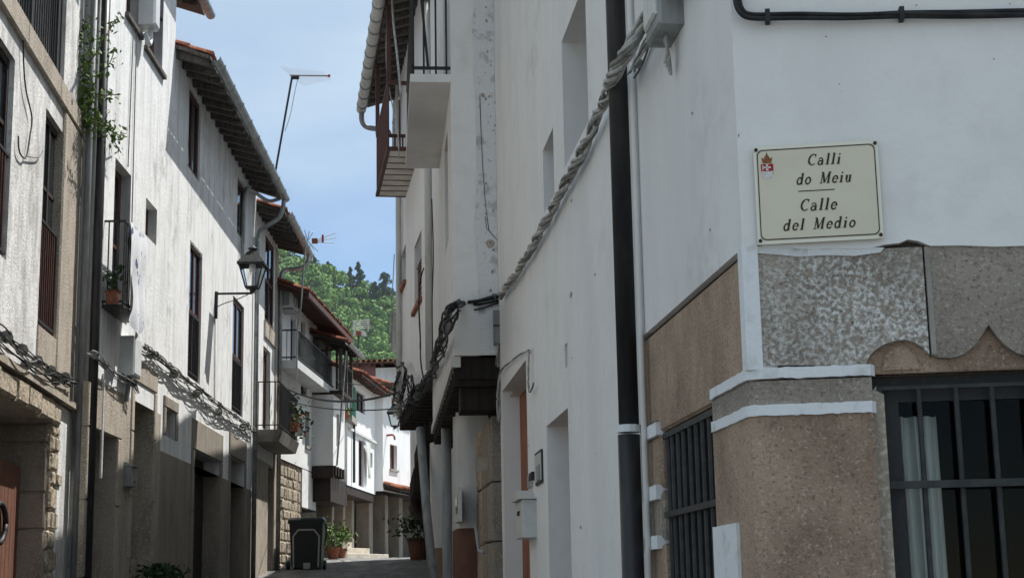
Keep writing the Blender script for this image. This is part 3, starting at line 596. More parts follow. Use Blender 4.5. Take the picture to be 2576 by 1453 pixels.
def word(txt, x, x0, y0, h, wsc, gap):
    mb = MB(); lay = []
    for ch in txt:
        st, adv = glyph_strokes(ch)
        for pl, wd in st:
            for (ax, ay), (bx_, by) in zip(pl, pl[1:]):
                dx, dy = bx_-ax, by-ay; L = math.hypot(dx, dy) or 1; nx_, ny = -dy/L*wd/2, dx/L*wd/2
                ex, ey = (dx/L*wd*.2, dy/L*wd*.2) if len(pl) > 2 else (0, 0)
                lay.append([(x+ax-ex+nx_, ay-ey+ny), (x+ax-ex-nx_, ay-ey-ny), (x+bx_+ex-nx_, by+ey-ny), (x+bx_+ex+nx_, by+ey+ny)])
        x += adv+gap
    for k, qd in enumerate(lay): mb.quad(*[SP(x0+(px+.22*py)*h*SH/SW*wsc, y0+py*h, .0248+k*.000004) for px, py in qd])
    mb.build('lettering', 'ink', sg); return x
lettering('Calli', .425, .775, .115, 1.0, .11); lettering('do Meiu', .33, .585, .115, 1.0, .09); lettering('Calle', .345, .315, .12, 1.0, .11); lettering('del Medio', .205, .125, .115, 1.02, .12)
mb = MB(); mb.quad(SP(.345, .512, .0245), SP(.635, .512, .0245), SP(.635, .522, .0245), SP(.345, .522, .0245)); mb.build('rule_line', 'ink', sg)
cr_ = MB(); cr_.poly([SP(x, y, .0245) for x, y in ((.055, .815), (.155, .815), (.155, .74), (.055, .74))]); cr_.build('shield_field', 'crest_red', sg)
mb = MB(); mb.poly([SP(x, y, .0246) for x, y in ((.055, .74), (.155, .74), (.153, .715), (.14, .685), (.12, .667), (.105, .662), (.09, .667), (.07, .685), (.057, .715))]); mb.build('shield_base', 'crest_white', sg)
mb = MB()
for x0, x1, y0, y1 in ((.098, .112, .752, .806), (.083, .127, .770, .788), (.066, .074, .752, .803)): mb.quad(SP(x0, y0, .0252), SP(x1, y0, .0252), SP(x1, y1, .0252), SP(x0, y1, .0252))
for cxx, cyy in ((.105, .803), (.105, .755), (.085, .779), (.125, .779)): mb.poly([SP(cxx-.011, cyy-.008, .0253), SP(cxx+.011, cyy-.008, .0253), SP(cxx+.008, cyy+.008, .0253), SP(cxx-.008, cyy+.008, .0253)])
mb.build('shield_cross', 'crest_white', sg)
mb = MB(); mb.poly([SP(x, y, .0246) for x, y in ((.072, .822), (.140, .822), (.148, .86), (.150, .885), (.132, .868), (.124, .895), (.106, .905), (.088, .895), (.080, .868), (.062, .885), (.064, .86))]); mb.quad(*[SP(x, y, .0249) for x, y in ((.098, .9), (.114, .9), (.110, .93), (.102, .93))]); mb.build('crown', 'crest_gold', sg)
for x, y in ((.022, .965), (.978, .965), (.022, .035), (.978, .035)):
    c = SP(x, y, .022); MB().tube([c, c+Vector((WA.n.x, WA.n.y, 0))*.006], .006, 8).build('screw', 'wood_dark', sg)
# black cable across the top of the front
pts = [WA.at(u, v, .03) for u, v in ((1853, -60), (1853, -15), (1858, 18), (1872, 37), (1895, 43), (1930, 43), (2010, 41), (2130, 41), (2265, 36), (2420, 36), (2576, 33), (2750, 32))]
cab = bundle('black_cable', 'black twin cable clipped along the front wall above the street sign', pts, .008, .0085, 3, ['cable_black'], 0, 2.2, .2)
for u, v in ((1930, 44), (2265, 38), (2640, 34)):
    c = WA.at(u, v, .0); a, z = WA.sz(u, v); MB().box(WA, a-.008, a+.008, z-.028, z+.014, .0, .045).build('cable_clip', 'cable_black', cab)
# twisted grey cable rope climbing the street side
pts = [WS.at(u, v, o) for u, v, o in ((1720, -90, .07), (1668, -20, .07), (1640, 22, .08), (1610, 75, .11), (1578, 128, .15), (1548, 180, .14), (1527, 235, .09), (1497, 305, .06), (1455, 400, .05), (1402, 500, .05), (1352, 595, .05), (1300, 685, .05), (1256, 745, .05))]
bundle('cable_rope', 'thick rope of twisted grey cables rising diagonally across the white wall', pts, .021, .0095, 9, ['cable_white', 'cable_white', 'cable_white', 'cable_grey', 'cable_white'], 16, 9.0, .25, n=6)
pts = [WS.at(u, v, .03) for u, v in ((1735, -60), (1690, -2), (1655, 60), (1625, 115), (1605, 160), (1590, 190))]
bundle('cable', 'thin grey cables running beside the upper end of the twisted rope', pts, .018, .006, 4, ['cable_grey', 'cable_white'], 3, 5.0)
# switch box high on the wall
bxs = WS.S(1700, 50); m = thing('meter_box', 'glossy grey plastic cable box high on the wall above dangling wires', 'box', WS.P(bxs, WS.Z(1715, 112)))
s0, s1 = WS.S(1722, 60), WS.S(1684, 60); z0 = WS.Z(1690, 115); MB().cbox(WS, s0, s1, z0, z0+.42, 0, .1, .012).build('case', 'pipe_grey', m)
MB().cbox(WS, s0+.03, s1-.03, z0+.05, z0+.37, .1, .115, .01).build('cover', 'pipe_white', m)
for k in range(4):
    c = WS.P((s0+s1)/2+.02*k-.03, z0, .05); MB().tube(smooth_path([c, c+Vector((.006*k, 0, -.06)), c+Vector((-.01+.012*k, .01, -.12-.01*k)), c+Vector((.012, .01, -.09))], 4), .006, 5).build('wire', 'cable_white', m, True)
# mailbox and meters by the doors
m = thing('mailbox', 'white gabled letter box on the wall between two recessed doors', 'mailbox', WS.at(1328, 1355, .0))
s0, s1 = WS.S(1350, 1300), WS.S(1331, 1300); z0, z1 = WS.Z(1335, 1355), WS.Z(1335, 1262); dd = .10
MB().cbox(WS, s0, s1, z0, z1, 0, dd, .006).build('body', 'mailbox_paint', m)
mb = MB(); e = .03; zr = z1+.075
mb.hexa([WS.P(s0-e, z1+.004, 0), WS.P(s1+e, z1+.004, 0), WS.P(s1+e, z1+.004, dd+.025), WS.P(s0-e, z1+.004, dd+.025), WS.P((s0+s1)/2-.02, zr, 0), WS.P((s0+s1)/2+.02, zr, 0), WS.P((s0+s1)/2+.02, zr, dd+.025), WS.P((s0+s1)/2-.02, zr, dd+.025)]); mb.build('lid', 'mailbox_paint', m)
MB().box(WS, (s0+s1)/2-.07, (s0+s1)/2+.07, z1-.1, z1-.07, dd, dd+.006).build('slot', 'wood_dark', m)
r = WS.rect(1366, 1128, 1351, 1222); m = thing('meter_cover', 'flat grey meter cover with dark rim beside the recessed doorway', 'cover', WS.P(r[0], r[2]))
MB().box(WS, r[0], r[1], r[2], r[3], 0, .012).build('rim', 'iron_grey', m); MB().box(WS, r[0]+.02, r[1]-.02, r[2]+.02, r[3]-.02, .012, .018).build('panel', 'mailbox_paint', m); MB().box(WS, r[0]+.05, r[1]-.16, r[3]-.2, r[3]-.1, .018, .024).build('viewing_window', 'pipe_grey', m)
r = WS.rect(1341, 1188, 1333, 1228); m = thing('door_intercom', 'small steel intercom panel beside the orange wooden door', 'intercom', WS.P(r[0], r[2])); MB().cbox(WS, r[0], r[1], r[2], r[3], 0, .02, .004).build('case', 'zinc', m); MB().box(WS, r[0]+.03, r[0]+.07, r[2]+.04, r[2]+.08, .02, .024).build('button', 'iron', m)
r = WS.rect(1349, 1185, 1345, 1208); tag(MB().cbox(WS, r[0], r[1], r[2], r[3], 0, .04, .008).build('bell_push', 'iron'), 'small dark bell push next to the steel intercom', 'bell')
# junction box and loose cables at the jetty
r = WS.rect(1275, 790, 1243, 868); jb = thing('junction_box', 'flat grey junction box at the jetty corner with cables below', 'box', WJF.P(.2, r[2]))
j0, j1 = WJF.S(1241, 820, .05), WJF.S(1262, 820, .05)
MB().cbox(WJF, j0, j1+.03, WJF.Z(1250, 868), WJF.Z(1250, 783), .01, .08, .006).build('case', 'pipe_grey', jb)
MB().tube([WJF.P(j0-.005, WJF.Z(1250, 822), .085), WJF.P(j1+.035, WJF.Z(1250, 822), .085)], .006, 5).build('strap', 'wood_dark', jb)
bundle('cable', 'pale cables hanging from the junction box down beside the doorway', [WJF.at(u, v, .06) for u, v in ((1256, 866), (1255, 890), (1250, 915), (1262, 925), (1258, 950), (1254, 1000), (1254, 1060))], .012, .006, 4, ['cable_white', 'cable_grey'], 0, 6)
bundle('cable', 'single grey cable looping up to a hook above the recessed door', [WS.at(u, v, .03) for u, v in ((1256, 940), (1268, 922), (1285, 908), (1305, 893), (1322, 883), (1330, 882), (1331, 900), (1329, 950), (1333, 985), (1340, 975), (1343, 962))], .004, .006, 2, ['cable_grey', 'cable_white'], 3, 8)
# chips and stains in the smooth plaster as small shallow flakes
def chip(W, u, v, du, dv, m='granite_pale', par=H1):
    a, z = W.sz(u, v); b, _ = W.sz(u+du, v); _, z2 = W.sz(u, v+dv); n = 9; w_, h_ = abs(b-a)/2, abs(z2-z)/2
    mb = MB(); mb.poly([W.P(a+w_*math.cos(t)*random.uniform(.5, 1.1), z+h_*math.sin(t)*random.uniform(.5, 1.1), .0022) for t in [2*math.pi*i/n for i in range(n)]]); mb.build('plaster_chip', m, par)
for a in ((1437, 740, 8, 22), (1497, 690, 4, 8), (1742, 285, 5, 8), (1787, 578, 4, 8), (1440, 900, 4, 4), (1461, 1325, 6, 12), (1424, 1130, 4, 6), (1500, 1140, 3, 4), (1438, 505, 5, 9), (1330, 1120, 4, 4)): chip(WS, *a)
for a in ((1982, 36, 4, 4), (2078, 93, 6, 5), (2305, 14, 5, 4), (2540, 10, 5, 4), (2112, 212, 4, 4), (2116, 231, 3, 3), (2500, 149, 4, 4), (1858, 340, 4, 10), (2200, 30, 4, 4)): chip(WA, *a, m='granite_dark')
# ------------------------------------------------------------------ jettied houses on the right, after the white wall
JT = 9.15
zjb = WJF.Z(1200, 893)                                   # underside of the jetty at its end face
H2 = thing('house', 'white jettied house whose upper storey juts over dark beams beside the twisted cable', 'house', WJ1.P(0, gz(13), -.4))
m = MB(); wj = WJF.S(1251, 600)
gap = WJF.S(1205, 500); gw = (WJ1.S(1128, 560), WJ1.S(1112, 600), WJ1.Z(1112, 690), WJ1.Z(1125, 330))
bd = (WJ1.S(1133, 100)+.25, WJ1.S(1133, 100)+1.5, WJ1.Z(1133, 205)+.1, WJ1.Z(1133, 205)+2.1)
panel(m, WJF, 0, gap, zjb, JT, d=.0)
gw = (gw[0], gw[0]+.75, gw[2], gw[3])
panel(m, WJ1, 0, J1_END, zjb, JT, [gw+(.12,), bd+(.2,)]); body(m, WJ1, .03, J1_END, zjb, JT, 5)
m.quad(WJF.P(0, zjb), WJF.P(wj+.1, zjb), WJF.P(wj+.1, zjb, -5), WJF.P(0, zjb, -5))
m.build('wall', 'plaster_white', H2)
m = MB(); n = 24; zz = [zjb+(JT-zjb)*i/n for i in range(n+1)]     # crumbling rough strip of plaster beside the joint
for i in range(n):
    a0 = gap+.03*math.sin(i*.9)*(1 if i % 3 else .3)-.02; a1 = gap+.03*math.sin((i+1)*.9)*(1 if (i+1) % 3 else .3)-.02
    m.quad(WJF.P(a0, zz[i], .004), WJF.P(wj, zz[i], .004), WJF.P(wj, zz[i+1], .004), WJF.P(a1, zz[i+1], .004))
m.box(WJF, gap-.02, wj, zjb, JT, -.3, .001)
m.build('plaster_strip', 'plaster_rough', H2)
cp = [(1250, 0), (1246, 30), (1251, 60), (1253, 150), (1255, 260), (1252, 300), (1256, 400), (1257, 560), (1255, 640), (1256, 740)]
for pts in (cp, [(1207, 240), (1210, 330), (1215, 430), (1222, 520), (1230, 580), (1252, 605)], [(1221, 545), (1224, 575), (1240, 590)]):
    MB().tube([WJF.at(u, v, .006) for u, v in pts], [.0022+.002*random.random() for _ in pts], 4).build('crack', 'mortar_and_shade', H2)
def flake(W, u, v, k, m, par):
    a, z = W.sz(u, v, .005); n = 8; mb = MB(); mb.poly([W.P(a+k*math.cos(t)*random.uniform(.4, 1.1), z+k*1.3*math.sin(t)*random.uniform(.4, 1.1), .006) for t in [2*math.pi*i/n for i in range(n)]]); mb.build('plaster_chip', m, par)
for i in range(34):
    v = random.uniform(10, 735); u = 1205+v*.022+random.uniform(4, 38); flake(WJF, u, v, random.uniform(.006, .016), random.choice(['plaster_shade', 'granite_pale', 'concrete']), H2)
flake(WJF, 1248, 258, .02, 'mortar_and_shade', H2); flake(WJF, 1215, 240, .022, 'granite_pale', H2); flake(WJF, 1232, 610, .05, 'granite_pale', H2)
window(WJ1, gw, H2, .06, 'wood_grey', 'glass_blue', 1, 1, .05); window(WJ1, bd, H2, .16, 'white_plastic', cols=2)
# jetty timbers below
be = MB().box(WJ1, .02, J1_END, zjb-.1, zjb-.004, -.06, .02).build('fascia', 'pipe_white', H2)
m = MB().box(WJ1, .08, .2, zjb-.26, zjb-.006, -.9, -.005); o = m.build('joist', 'wood_black', H2); copies(o, [WJ1.P(.38*i, 0, 0)-WJ1.P(0, 0, 0) for i in range(1, int(J1_END/.38))])
MB().box(WJ1, 0.1, J1_END, zjb-.04, zjb-.012, -3.5, -.07).build('soffit', 'wood_black', H2)
MB().box(WJF, .03, wj+.02, zjb-.2, zjb-.02, -.3, -.05).build('end_beam', 'wood_black', H2); MB().box(WJF, .06, wj+.02, zjb-.46, zjb-.202, -.6, -.16).build('end_beam', 'wood_black', H2)  # black boxes added to paint in the darkness of the deep soffit
# balcony slab with black railing
sl0, zb = WJ1.sz(1134, 207); sl1 = WJ1.S(1105, 408); pr = (Vector(WJ1.P(sl0, zb))-at(1030, 207, WJ1.P(sl0, zb).y)).length*.98
bal = MB().box(WJ1, sl0, sl1, zb, zb+.075, -.05, pr).build('balcony', 'plaster_white', H2)
MB().box(WJ1, sl0, sl1, zb+.86, zb+.885, pr-.035, pr-.01).build('handrail', 'iron', bal); MB().box(WJ1, sl0, sl1, zb+.16, zb+.185, pr-.035, pr-.01).build('bottom_rail', 'iron', bal)
e = sl0+.02
MB().box(WJ1, e, e+.025, zb+.86, zb+.885, 0, pr-.035).build('handrail', 'iron', bal); MB().box(WJ1, e, e+.025, zb+.13, zb+.155, 0, pr-.035).build('bottom_rail', 'iron', bal)
wp = Wall(WJ1.P(e+.0125, 0).xy, WJ1.n, -WJ1.d)
bars(wp, [pr*.1, pr*.36, pr*.66, pr-.03], zb+.02, zb+.88, 0, .009, bal)
bars(WJ1, [sl0+.1+i*.11 for i in range(int((sl1-sl0-.1)/.11))], zb+.02, zb+.88, pr-.022, .008, bal)
MB().tube([WJ1.P(e+.02, zb+.88, pr-.1), WJ1.P(e+.02, zb+.14, pr*.55)], .012, 6).build('brace', 'iron', bal)
eave(WJ1, 0, J1_END, JT-.1, .08, H2, rows=1, tile=False, gut=False)
# second jettied house
H3 = thing('house', 'white jettied house with brown timber balcony and ringed gutter above the narrow street', 'house', WJ2.P(0, gz(20), -.4))
zj2 = WJ2.Z(1010, 1035); ZG = WJ2.Z(925, 232, .5); J2T = ZG+.1
a0, z1 = WJ2.sz(1060, 576); b0, z0 = WJ2.sz(1043, 785); w2 = (a0, b0, z0, z1); a0, z1 = WJ2.sz(1021, 612); b0, z0 = WJ2.sz(1009, 735); w3 = (a0, b0, z0, z1)
m = MB(); panel(m, WJ2, .02, J2_END, zj2, J2T, [w2+(.1,), w3+(.12,)]); body(m, WJ2, .02, J2_END, zj2, J2T, 5); m.quad(WJ2.P(0, zj2), WJ2.P(J2_END, zj2), WJ2.P(J2_END, zj2, -5), WJ2.P(0, zj2, -5)); m.build('wall', 'plaster_white', H3)
o = window(WJ2, (w2[0], w2[1], w2[2], w2[3]-.32), H3, .05, 'wood_brown', 'plaster_shade', 1, 1, .05, sill='terracotta'); MB().box(WJ2, w2[0], w2[1], w2[3]-.32, w2[3], -.1, -.03).build('blind_box', 'pipe_grey', o)
window(WJ2, w3, H3, .09, 'white_plastic', 'glass_blue', 1, 1, .05, sill='terracotta')
for i in range(9): pass
o = MB().box(WJ2, w2[0]+.06, w2[1]-.06, w2[2]+.02, w2[2]+.05, -.06, -.045).build('blind_slat', 'maroon', H3); copies(o, [(0, 0, .075*i) for i in range(1, int((w2[3]-.4-w2[2])/.075))])
o = MB().box(WJ2, .3, .4, zj2-.24, zj2-.006, -.9, -.01).build('joist', 'wood_dark', H3); copies(o, [WJ2.P(.4*i, 0, 0)-WJ2.P(0, 0, 0) for i in range(1, int((J2_END-.4)/.4))]); MB().box(WJ2, .1, J2_END, zj2-.04, zj2-.012, -3, -.07).build('soffit', 'wood_dark', H3)
for k in range(5):
    r = random.uniform(.05, .12); MB().box(WJ2, .8+k*.9, .8+k*.9+r, zj2-.5, zj2-.2, -.5, -.3).build('bracket', 'wood_dark', H3)
# timber balcony
a, zq = WJ2.sz(1056, 382); bq = WJ2.S(1020, 502); pw = (Vector(WJ2.P(bq, zq))-at(945, 500, WJ2.P(bq, zq).y)).length
a = bq-2.6
bl = MB().box(WJ2, a, bq, zq, zq+.05, pw-.05, pw).box(WJ2, bq-.05, bq, zq, zq+.05, 0, pw-.05).box(WJ2, a, a+.05, zq, zq+.05, 0, pw-.05).build('balcony', 'wood_brown', H3)
nb = 8; st = (bq-a-.1)/nb
o = MB().box(WJ2, a+.05, a+.05+st-.018, zq+.004, zq+.04, 0, pw-.05).build('plank', 'wood_plank', bl); copies(o, [WJ2.P(st*i, 0, 0)-WJ2.P(0, 0, 0) for i in range(1, nb)])
o = MB().box(WJ2, a+.05+st-.02, a+.05+st+.004, zq-.004, zq+.02, 0, pw-.05).build('joist', 'wood_brown', bl); copies(o, [WJ2.P(st*i, 0, 0)-WJ2.P(0, 0, 0) for i in range(1, nb-1)])
MB().box(WJ2, a, bq, zq+.95, zq+1.0, pw-.045, pw-.005).build('handrail', 'wood_brown', bl); MB().box(WJ2, bq-.045, bq-.005, zq+.95, zq+1.0, 0, pw-.045).build('handrail', 'wood_brown', bl); MB().box(WJ2, a+.005, a+.045, zq+.95, zq+1.0, 0, pw-.045).build('handrail', 'wood_brown', bl)
bars(WJ2, [a+.04+i*.12 for i in range(int((bq-a)/.12)+1)], zq+.05, zq+.95, pw-.025, .013, bl, 'wood_brown')
wp = Wall(WJ2.P(bq-.025, 0).xy, WJ2.n, WJ2.d); bars(wp, [.04+i*.12 for i in range(max(2, int(pw/.12)))], zq+.05, zq+.95, 0, .013, bl, 'wood_brown')
wp = Wall(WJ2.P(a+.025, 0).xy, WJ2.n, WJ2.d); bars(wp, [.04+i*.12 for i in range(max(2, int(pw/.12)))], zq+.05, zq+.95, 0, .013, bl, 'wood_brown')
for s_ in (a+.03, bq-.03): MB().box(WJ2, s_-.035, s_+.035, zq+1.0, ZG+.1, pw-.06, pw).build('post', 'wood_brown', bl)
eave(WJ2, -.4, J2_END+.25, ZG, .46, H3, rows=2, gut=False, board='wood_grey', step=.35)
# ringed round gutter pipe
gs0, gs1 = -1.6, J2_END+.3
g = MB().tube([WJ2.P(gs0, ZG+.05, .56), WJ2.P(gs1, ZG-.02, .56)], .085, 12).build('gutter', 'pipe_white', H3, True)
o = MB().tube([WJ2.P(gs0+.25, ZG+.048, .56), WJ2.P(gs0+.29, ZG+.048, .56)], .096, 12).build('gutter_ring', 'pipe_grey', g); copies(o, [WJ2.P(.5*i, -.0045*i*.5/.5, 0)-WJ2.P(0, 0, 0) for i in range(1, int((gs1-gs0)/.5))])
MB().tube(smooth_path([WJ2.P(gs1-.08, ZG-.05, .56), WJ2.P(gs1-.08, ZG-.25, .55), WJ2.P(gs1-.08, ZG-.36, .45), WJ2.P(gs1-.08, ZG-.40, .15), WJ2.P(gs1-.1, ZG-.5, .08)], 5), .045, 10).build('downpipe', 'pipe_grey', H3, True)
for u, m_, rr in ((1079, 'pipe_white', .05), (1003, 'pipe_white', .045)):
    s_ = WJ2.S(u, 700, .06); MB().tube([WJ2.P(s_, zj2-.1, .06), WJ2.P(s_, ZG-.1, .06)], rr, 10).build('downpipe', m_, H3, True)
MB().tube(smooth_path([WJ2.at(u, v, .09) for u, v in ((1086, 500), (1090, 640), (1087, 760), (1088, 900), (1085, 985))], 5), .008, 5).build('conduit', 'wood_brown', H3, True)
bundle('cable', 'black cable end curving out over the brown blinded window', [WJ2.at(u, v, .12) for u, v in ((1066, 675), (1060, 692), (1056, 720), (1054, 760), (1055, 800), (1057, 850), (1058, 900), (1063, 940), (1068, 955))], .003, .008, 2, ['cable_black'], 0, 4)
for lab, uv, r_ in (('long white cable hanging from the gutter past the timber balcony', ((985, -20), (990, 60), (998, 130), (1005, 200), (1008, 240), (1003, 250)), .016), ('thin white cable strung beside the long one below the gutter', ((978, -20), (972, 90), (975, 200), (1000, 330), (1003, 400)), .009)):
    tag(MB().tube(smooth_path([WJ2.at(u, v, .4) for u, v in uv], 5), r_, 6).build('wire', 'cable_white', None, True), lab, 'wire')
# black cable swag along the jetty
pts = [WJF.at(u, v, .05) for u, v in ((1262, 740), (1240, 747), (1200, 757), (1160, 760))]+[WJ1.at(u, v, .06) for u, v in ((1140, 768), (1120, 800), (1105, 850), (1095, 890))]+[WJ2.at(u, v, .07) for u, v in ((1080, 935), (1065, 960), (1040, 985), (1022, 1008))]
bundle('cable_bundle', 'thick tangle of black cables wrapped round the jetty of the white house', pts, .026, .0085, 9, ['cable_black'], 6, 5.0, .5)
pts = [WJ1.at(u, v, .08) for u, v in ((1142, 775), (1128, 815), (1112, 870), (1100, 900))]+[WJ2.at(u, v, .1) for u, v in ((1082, 955), (1062, 985), (1044, 1000), (1030, 995))]
bundle('cable_bundle', 'loose second tangle of black cables sagging along the jetty edge', pts, .04, .007, 6, ['cable_black'], 3, 6.0, .7)
for lab, uv in (('drooping black cable loops at the far end of the white jettied house', ((1004, 935), (996, 960), (992, 985), (998, 1008), (1010, 1000), (1018, 960), (1020, 930), (1012, 915), (1000, 925))), ('coil of black cable hanging at the jetty end below the downpipe', ((1005, 985), (1014, 1018), (1026, 1012), (1030, 985), (1024, 955), (1034, 945), (1040, 975), (1036, 1005)))):
    bundle('cable_loop', lab, [WJ2.at(u, v, .12) for u, v in uv], .02, .009, 4, ['cable_black'], 2, 5, .4, 'cable loops at the jetty end')
# ground floor under the jetty
zg = lambda W, s_: gz(W.P(s_, 0).y)-.2
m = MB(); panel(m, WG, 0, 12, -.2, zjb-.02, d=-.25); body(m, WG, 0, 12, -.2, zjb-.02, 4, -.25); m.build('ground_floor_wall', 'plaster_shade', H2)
sA, sB, sC, sD, sE = [WG.S(u, 1250) for u in (1252, 1206, 1142, 1112, 1086)]
zt2 = zjb-.47; hh = [0, .5, 1.15, 1.6, 2.3, 2.75, 3.4, 3.9]; z = gz(13.5)-.3
for i in range(9):
    z2 = z+random.uniform(.35, .6); z2 = min(z2, zt2)
    if z2-z > .05:
        MB().cbox(WG, sA+.02, sA+(sB-sA)*.55, z+.006, z2-.006, -.2, .05, .012, .008).build('stone', 'granite_dark', H2); MB().cbox(WG, sA+(sB-sA)*.55+.01, sB-.01, z+.006, z2-.006, -.2, .03, .012, .008).build('stone', 'rubble', H2)
    z = z2
# plastered pier with rounded near edge and brown base
def pier(s0, s1, z0, z1, prd, m, nm, R=.12):
    mb = MB(); pr_ = [(s0+R*(1-math.cos(t)), prd-R+R*math.sin(t)) for t in [math.pi/2*i/6 for i in range(7)]]; pr_ = [(s0, -.1)]+pr_+[(s1, prd), (s1, -.1)]
    for (a, x), (b, y) in zip(pr_, pr_[1:]): mb.quad(WG.P(a, z0, x), WG.P(b, z0, y), WG.P(b, z1, y), WG.P(a, z1, x))
    mb.poly([WG.P(a, z1, x) for a, x in pr_]); return mb.build(nm, m, H2, False)
zbp = WG.Z(1180, 1315, .2)
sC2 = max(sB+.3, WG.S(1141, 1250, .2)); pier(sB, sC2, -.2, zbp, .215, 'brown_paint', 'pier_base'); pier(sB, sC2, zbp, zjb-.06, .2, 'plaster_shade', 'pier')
sE2 = max(sD+.3, WG.S(1085, 1250, .14)); pier(sD, sE2, -.2, WG.Z(1100, 1365, .2), .16, 'tan_paint', 'pier_base'); pier(sD+.02, sE2, WG.Z(1100, 1365, .2), zjb-.06, .14, 'plaster_white', 'pier')
a, z = WG.sz(1160, 1310, .21); mt = thing('meter_box', 'small white meter box with dark window on the brown-based pier', 'box', WG.P(a, z, .2)); MB().box(WG, a, a+.45, z, z+.33, .2, .235).build('case', 'white_plastic', mt); MB().box(WG, a+.1, a+.3, z+.08, z+.24, .235, .24).build('viewing_window', 'glass_dark', mt)
a, z = WG.sz(1197, 1166, .16); tag(MB().box(WG, a-.02, a+.0-.012, z-.06, z+.05, .05, .17).build('house_number_plate', 'granite_pale'), 'small tan tile plaque on the shaded plaster pier', 'plaque')
MB().tube([WG.at(u, v, .22) for u, v in ((1197, 1325), (1201, 1358), (1205, 1384), (1216, 1388))], .016, 6).build('grab_bar', 'pipe_grey', H2, True)
for u, rr, m_ in ((1124, .055, 'pipe_grey'),):
    s_ = WG.S(u, 1250, .2); MB().tube([WG.P(s_, 0, .2), WG.P(s_, zjb, .2)], rr, 10).build('downpipe', m_, H2, True)
p0 = at(1057, 1078, 21.0); p1 = at(1094, 1500, 19.6); MB().tube([p0, p0.lerp(p1, .5)+Vector((-.01, 0, 0)), p1], .058, 12).build('downpipe', 'pipe_grey', H3, True)
# ------------------------------------------------------------------ old stone house at the far left
H4 = thing('house', 'old stone house with worn stucco, railed windows and a wooden garage gate', 'house', WL1.P(0, gz(15), -.4))
l1e = WL1.S(189, 700); l1s = -6.5
zbt, zbb = WL1.Z(100, 117), WL1.Z(100, 182)
dr = (WL1.S(107, 500), WL1.S(158, 500), WL1.Z(90, 812), WL1.Z(107, 256)); dl = (WL1.S(-35, 400), WL1.S(27, 400), WL1.Z(0, 640), WL1.Z(27, 135))
lg = (l1s+.3, WL1.S(166, 60), zbt, zbt+2.3); ga = (WL1.S(-60, 1200), WL1.S(117, 1200), -.3, WL1.Z(142, 1075))
zst = WL1.Z(100, 985)             # stone below this
m = MB(); panel(m, WL1, l1s, l1e, zst, zbt+2.9, [dr+(.1,), dl+(.1,), lg+(1.2,)]); body(m, WL1, l1s, l1e, -.3, zbt+2.9, 5); m.build('wall', 'plaster_worn', H4)
m = MB(); panel(m, WL1, l1s, l1e, -.3, zst, [ga+(1.6,)]); m.build('stone_wall', 'granite_pale', H4)
MB().box(WL1, lg[0], lg[1], zbt-.5, zbt+2.9, -1.6, -1.25).build('loggia_back', 'wood_dark', H4)
# stone string course below the loggia, in lengths
s_ = l1s
while s_ < l1e-.3:
    e = min(s_+random.uniform(1.1, 1.7), l1e-.02); MB().cbox(WL1, s_+.004, e-.004, zbb, zbt-.004, -.1, .05, .015, .006).build('band_stone', 'granite_pale', H4); s_ = e
MB().cbox(WL1, WL1.S(160, 260), l1e+.01, zst, zbb-.004, -.1, .035, .02).build('quoin_strip', 'granite_pale', H4)
rl = MB().box(WL1, lg[0], lg[1], zbt+.06, zbt+.09, -.06, -.02).build('railing', 'iron', H4); MB().box(WL1, lg[0], lg[1], zbt+1.05, zbt+1.09, -.06, -.02).build('handrail', 'iron', rl)
bars(WL1, [lg[1]-.05-i*.11 for i in range(34)], zbt+.09, zbt+1.05, -.04, .009, rl)
for u in (74, 142): s_ = WL1.S(u, 100, -.04); MB().box(WL1, s_-.03, s_+.03, zbt+.02, zbt+2.3, -.1, -.02).build('post', 'iron_grey', H4)
for r_, nm in ((dr, 0), (dl, 1)):
    window(WL1, r_, H4, .05, 'wood_dark', 'glass_dark', 2, 3, .07)
    zr = WL1.Z(97, 534) if nm == 0 else r_[2]+1.0
    g = MB().box(WL1, r_[0], r_[1], zr-.03, zr, -.04, -.01).build('railing', 'iron', H4); MB().box(WL1, r_[0], r_[1], r_[2]+.05, r_[2]+.08, -.04, -.01).build('bottom_rail', 'iron', g)
    bars(WL1, [r_[0]+.05+i*.105 for i in range(int((r_[1]-r_[0])/.105))], r_[2]+.03, zr-.02, -.025, .011, g, 'wood_brown')
MB().cbox(WL1, dr[0]-.02, dr[1]+.03, WL1.Z(90, 990), dr[2]-.004, -.1, .02, .01).build('apron_stone', 'granite_pale', H4)
# lintel and rubble jamb of the garage
zl0, zl1 = ga[3], WL1.Z(0, 925)
s_ = ga[0]-.3
while s_ < ga[1]+.3:
    e = min(s_+random.uniform(.45, .8), ga[1]+.32); MB().cbox(WL1, s_+.005, e-.005, zl0+random.uniform(-.02, .02), zl1-.02, -.2, .09+random.uniform(-.02, .02), .03, .02).build('lintel_stone', 'rubble', H4); s_ = e
MB().box(WL1, ga[0]-.3, l1e-.02, zl1, zl1+.07, -.1, .11).build('ledge', 'granite_pale', H4)
z = gz(17)-.2
while z < zl0-.03:
    z2 = min(z+random.uniform(.13, .26), zl0-.005); s_ = ga[1]
    while s_ < ga[1]+.36:
        e = s_+random.uniform(.14, .24); MB().cbox(WL1, s_+.006, e-.006, z+.006, z2-.006, -.2, .04+random.uniform(-.025, .02), .025, .018).build('stone', 'rubble', H4); s_ = e
    z = z2
MB().cbox(WL1, ga[1]+.42, l1e-.01, -.2, zl1-.01, -.1, .03, .01).build('pilaster', 'plaster_worn', H4)
z = gz(16)-.2
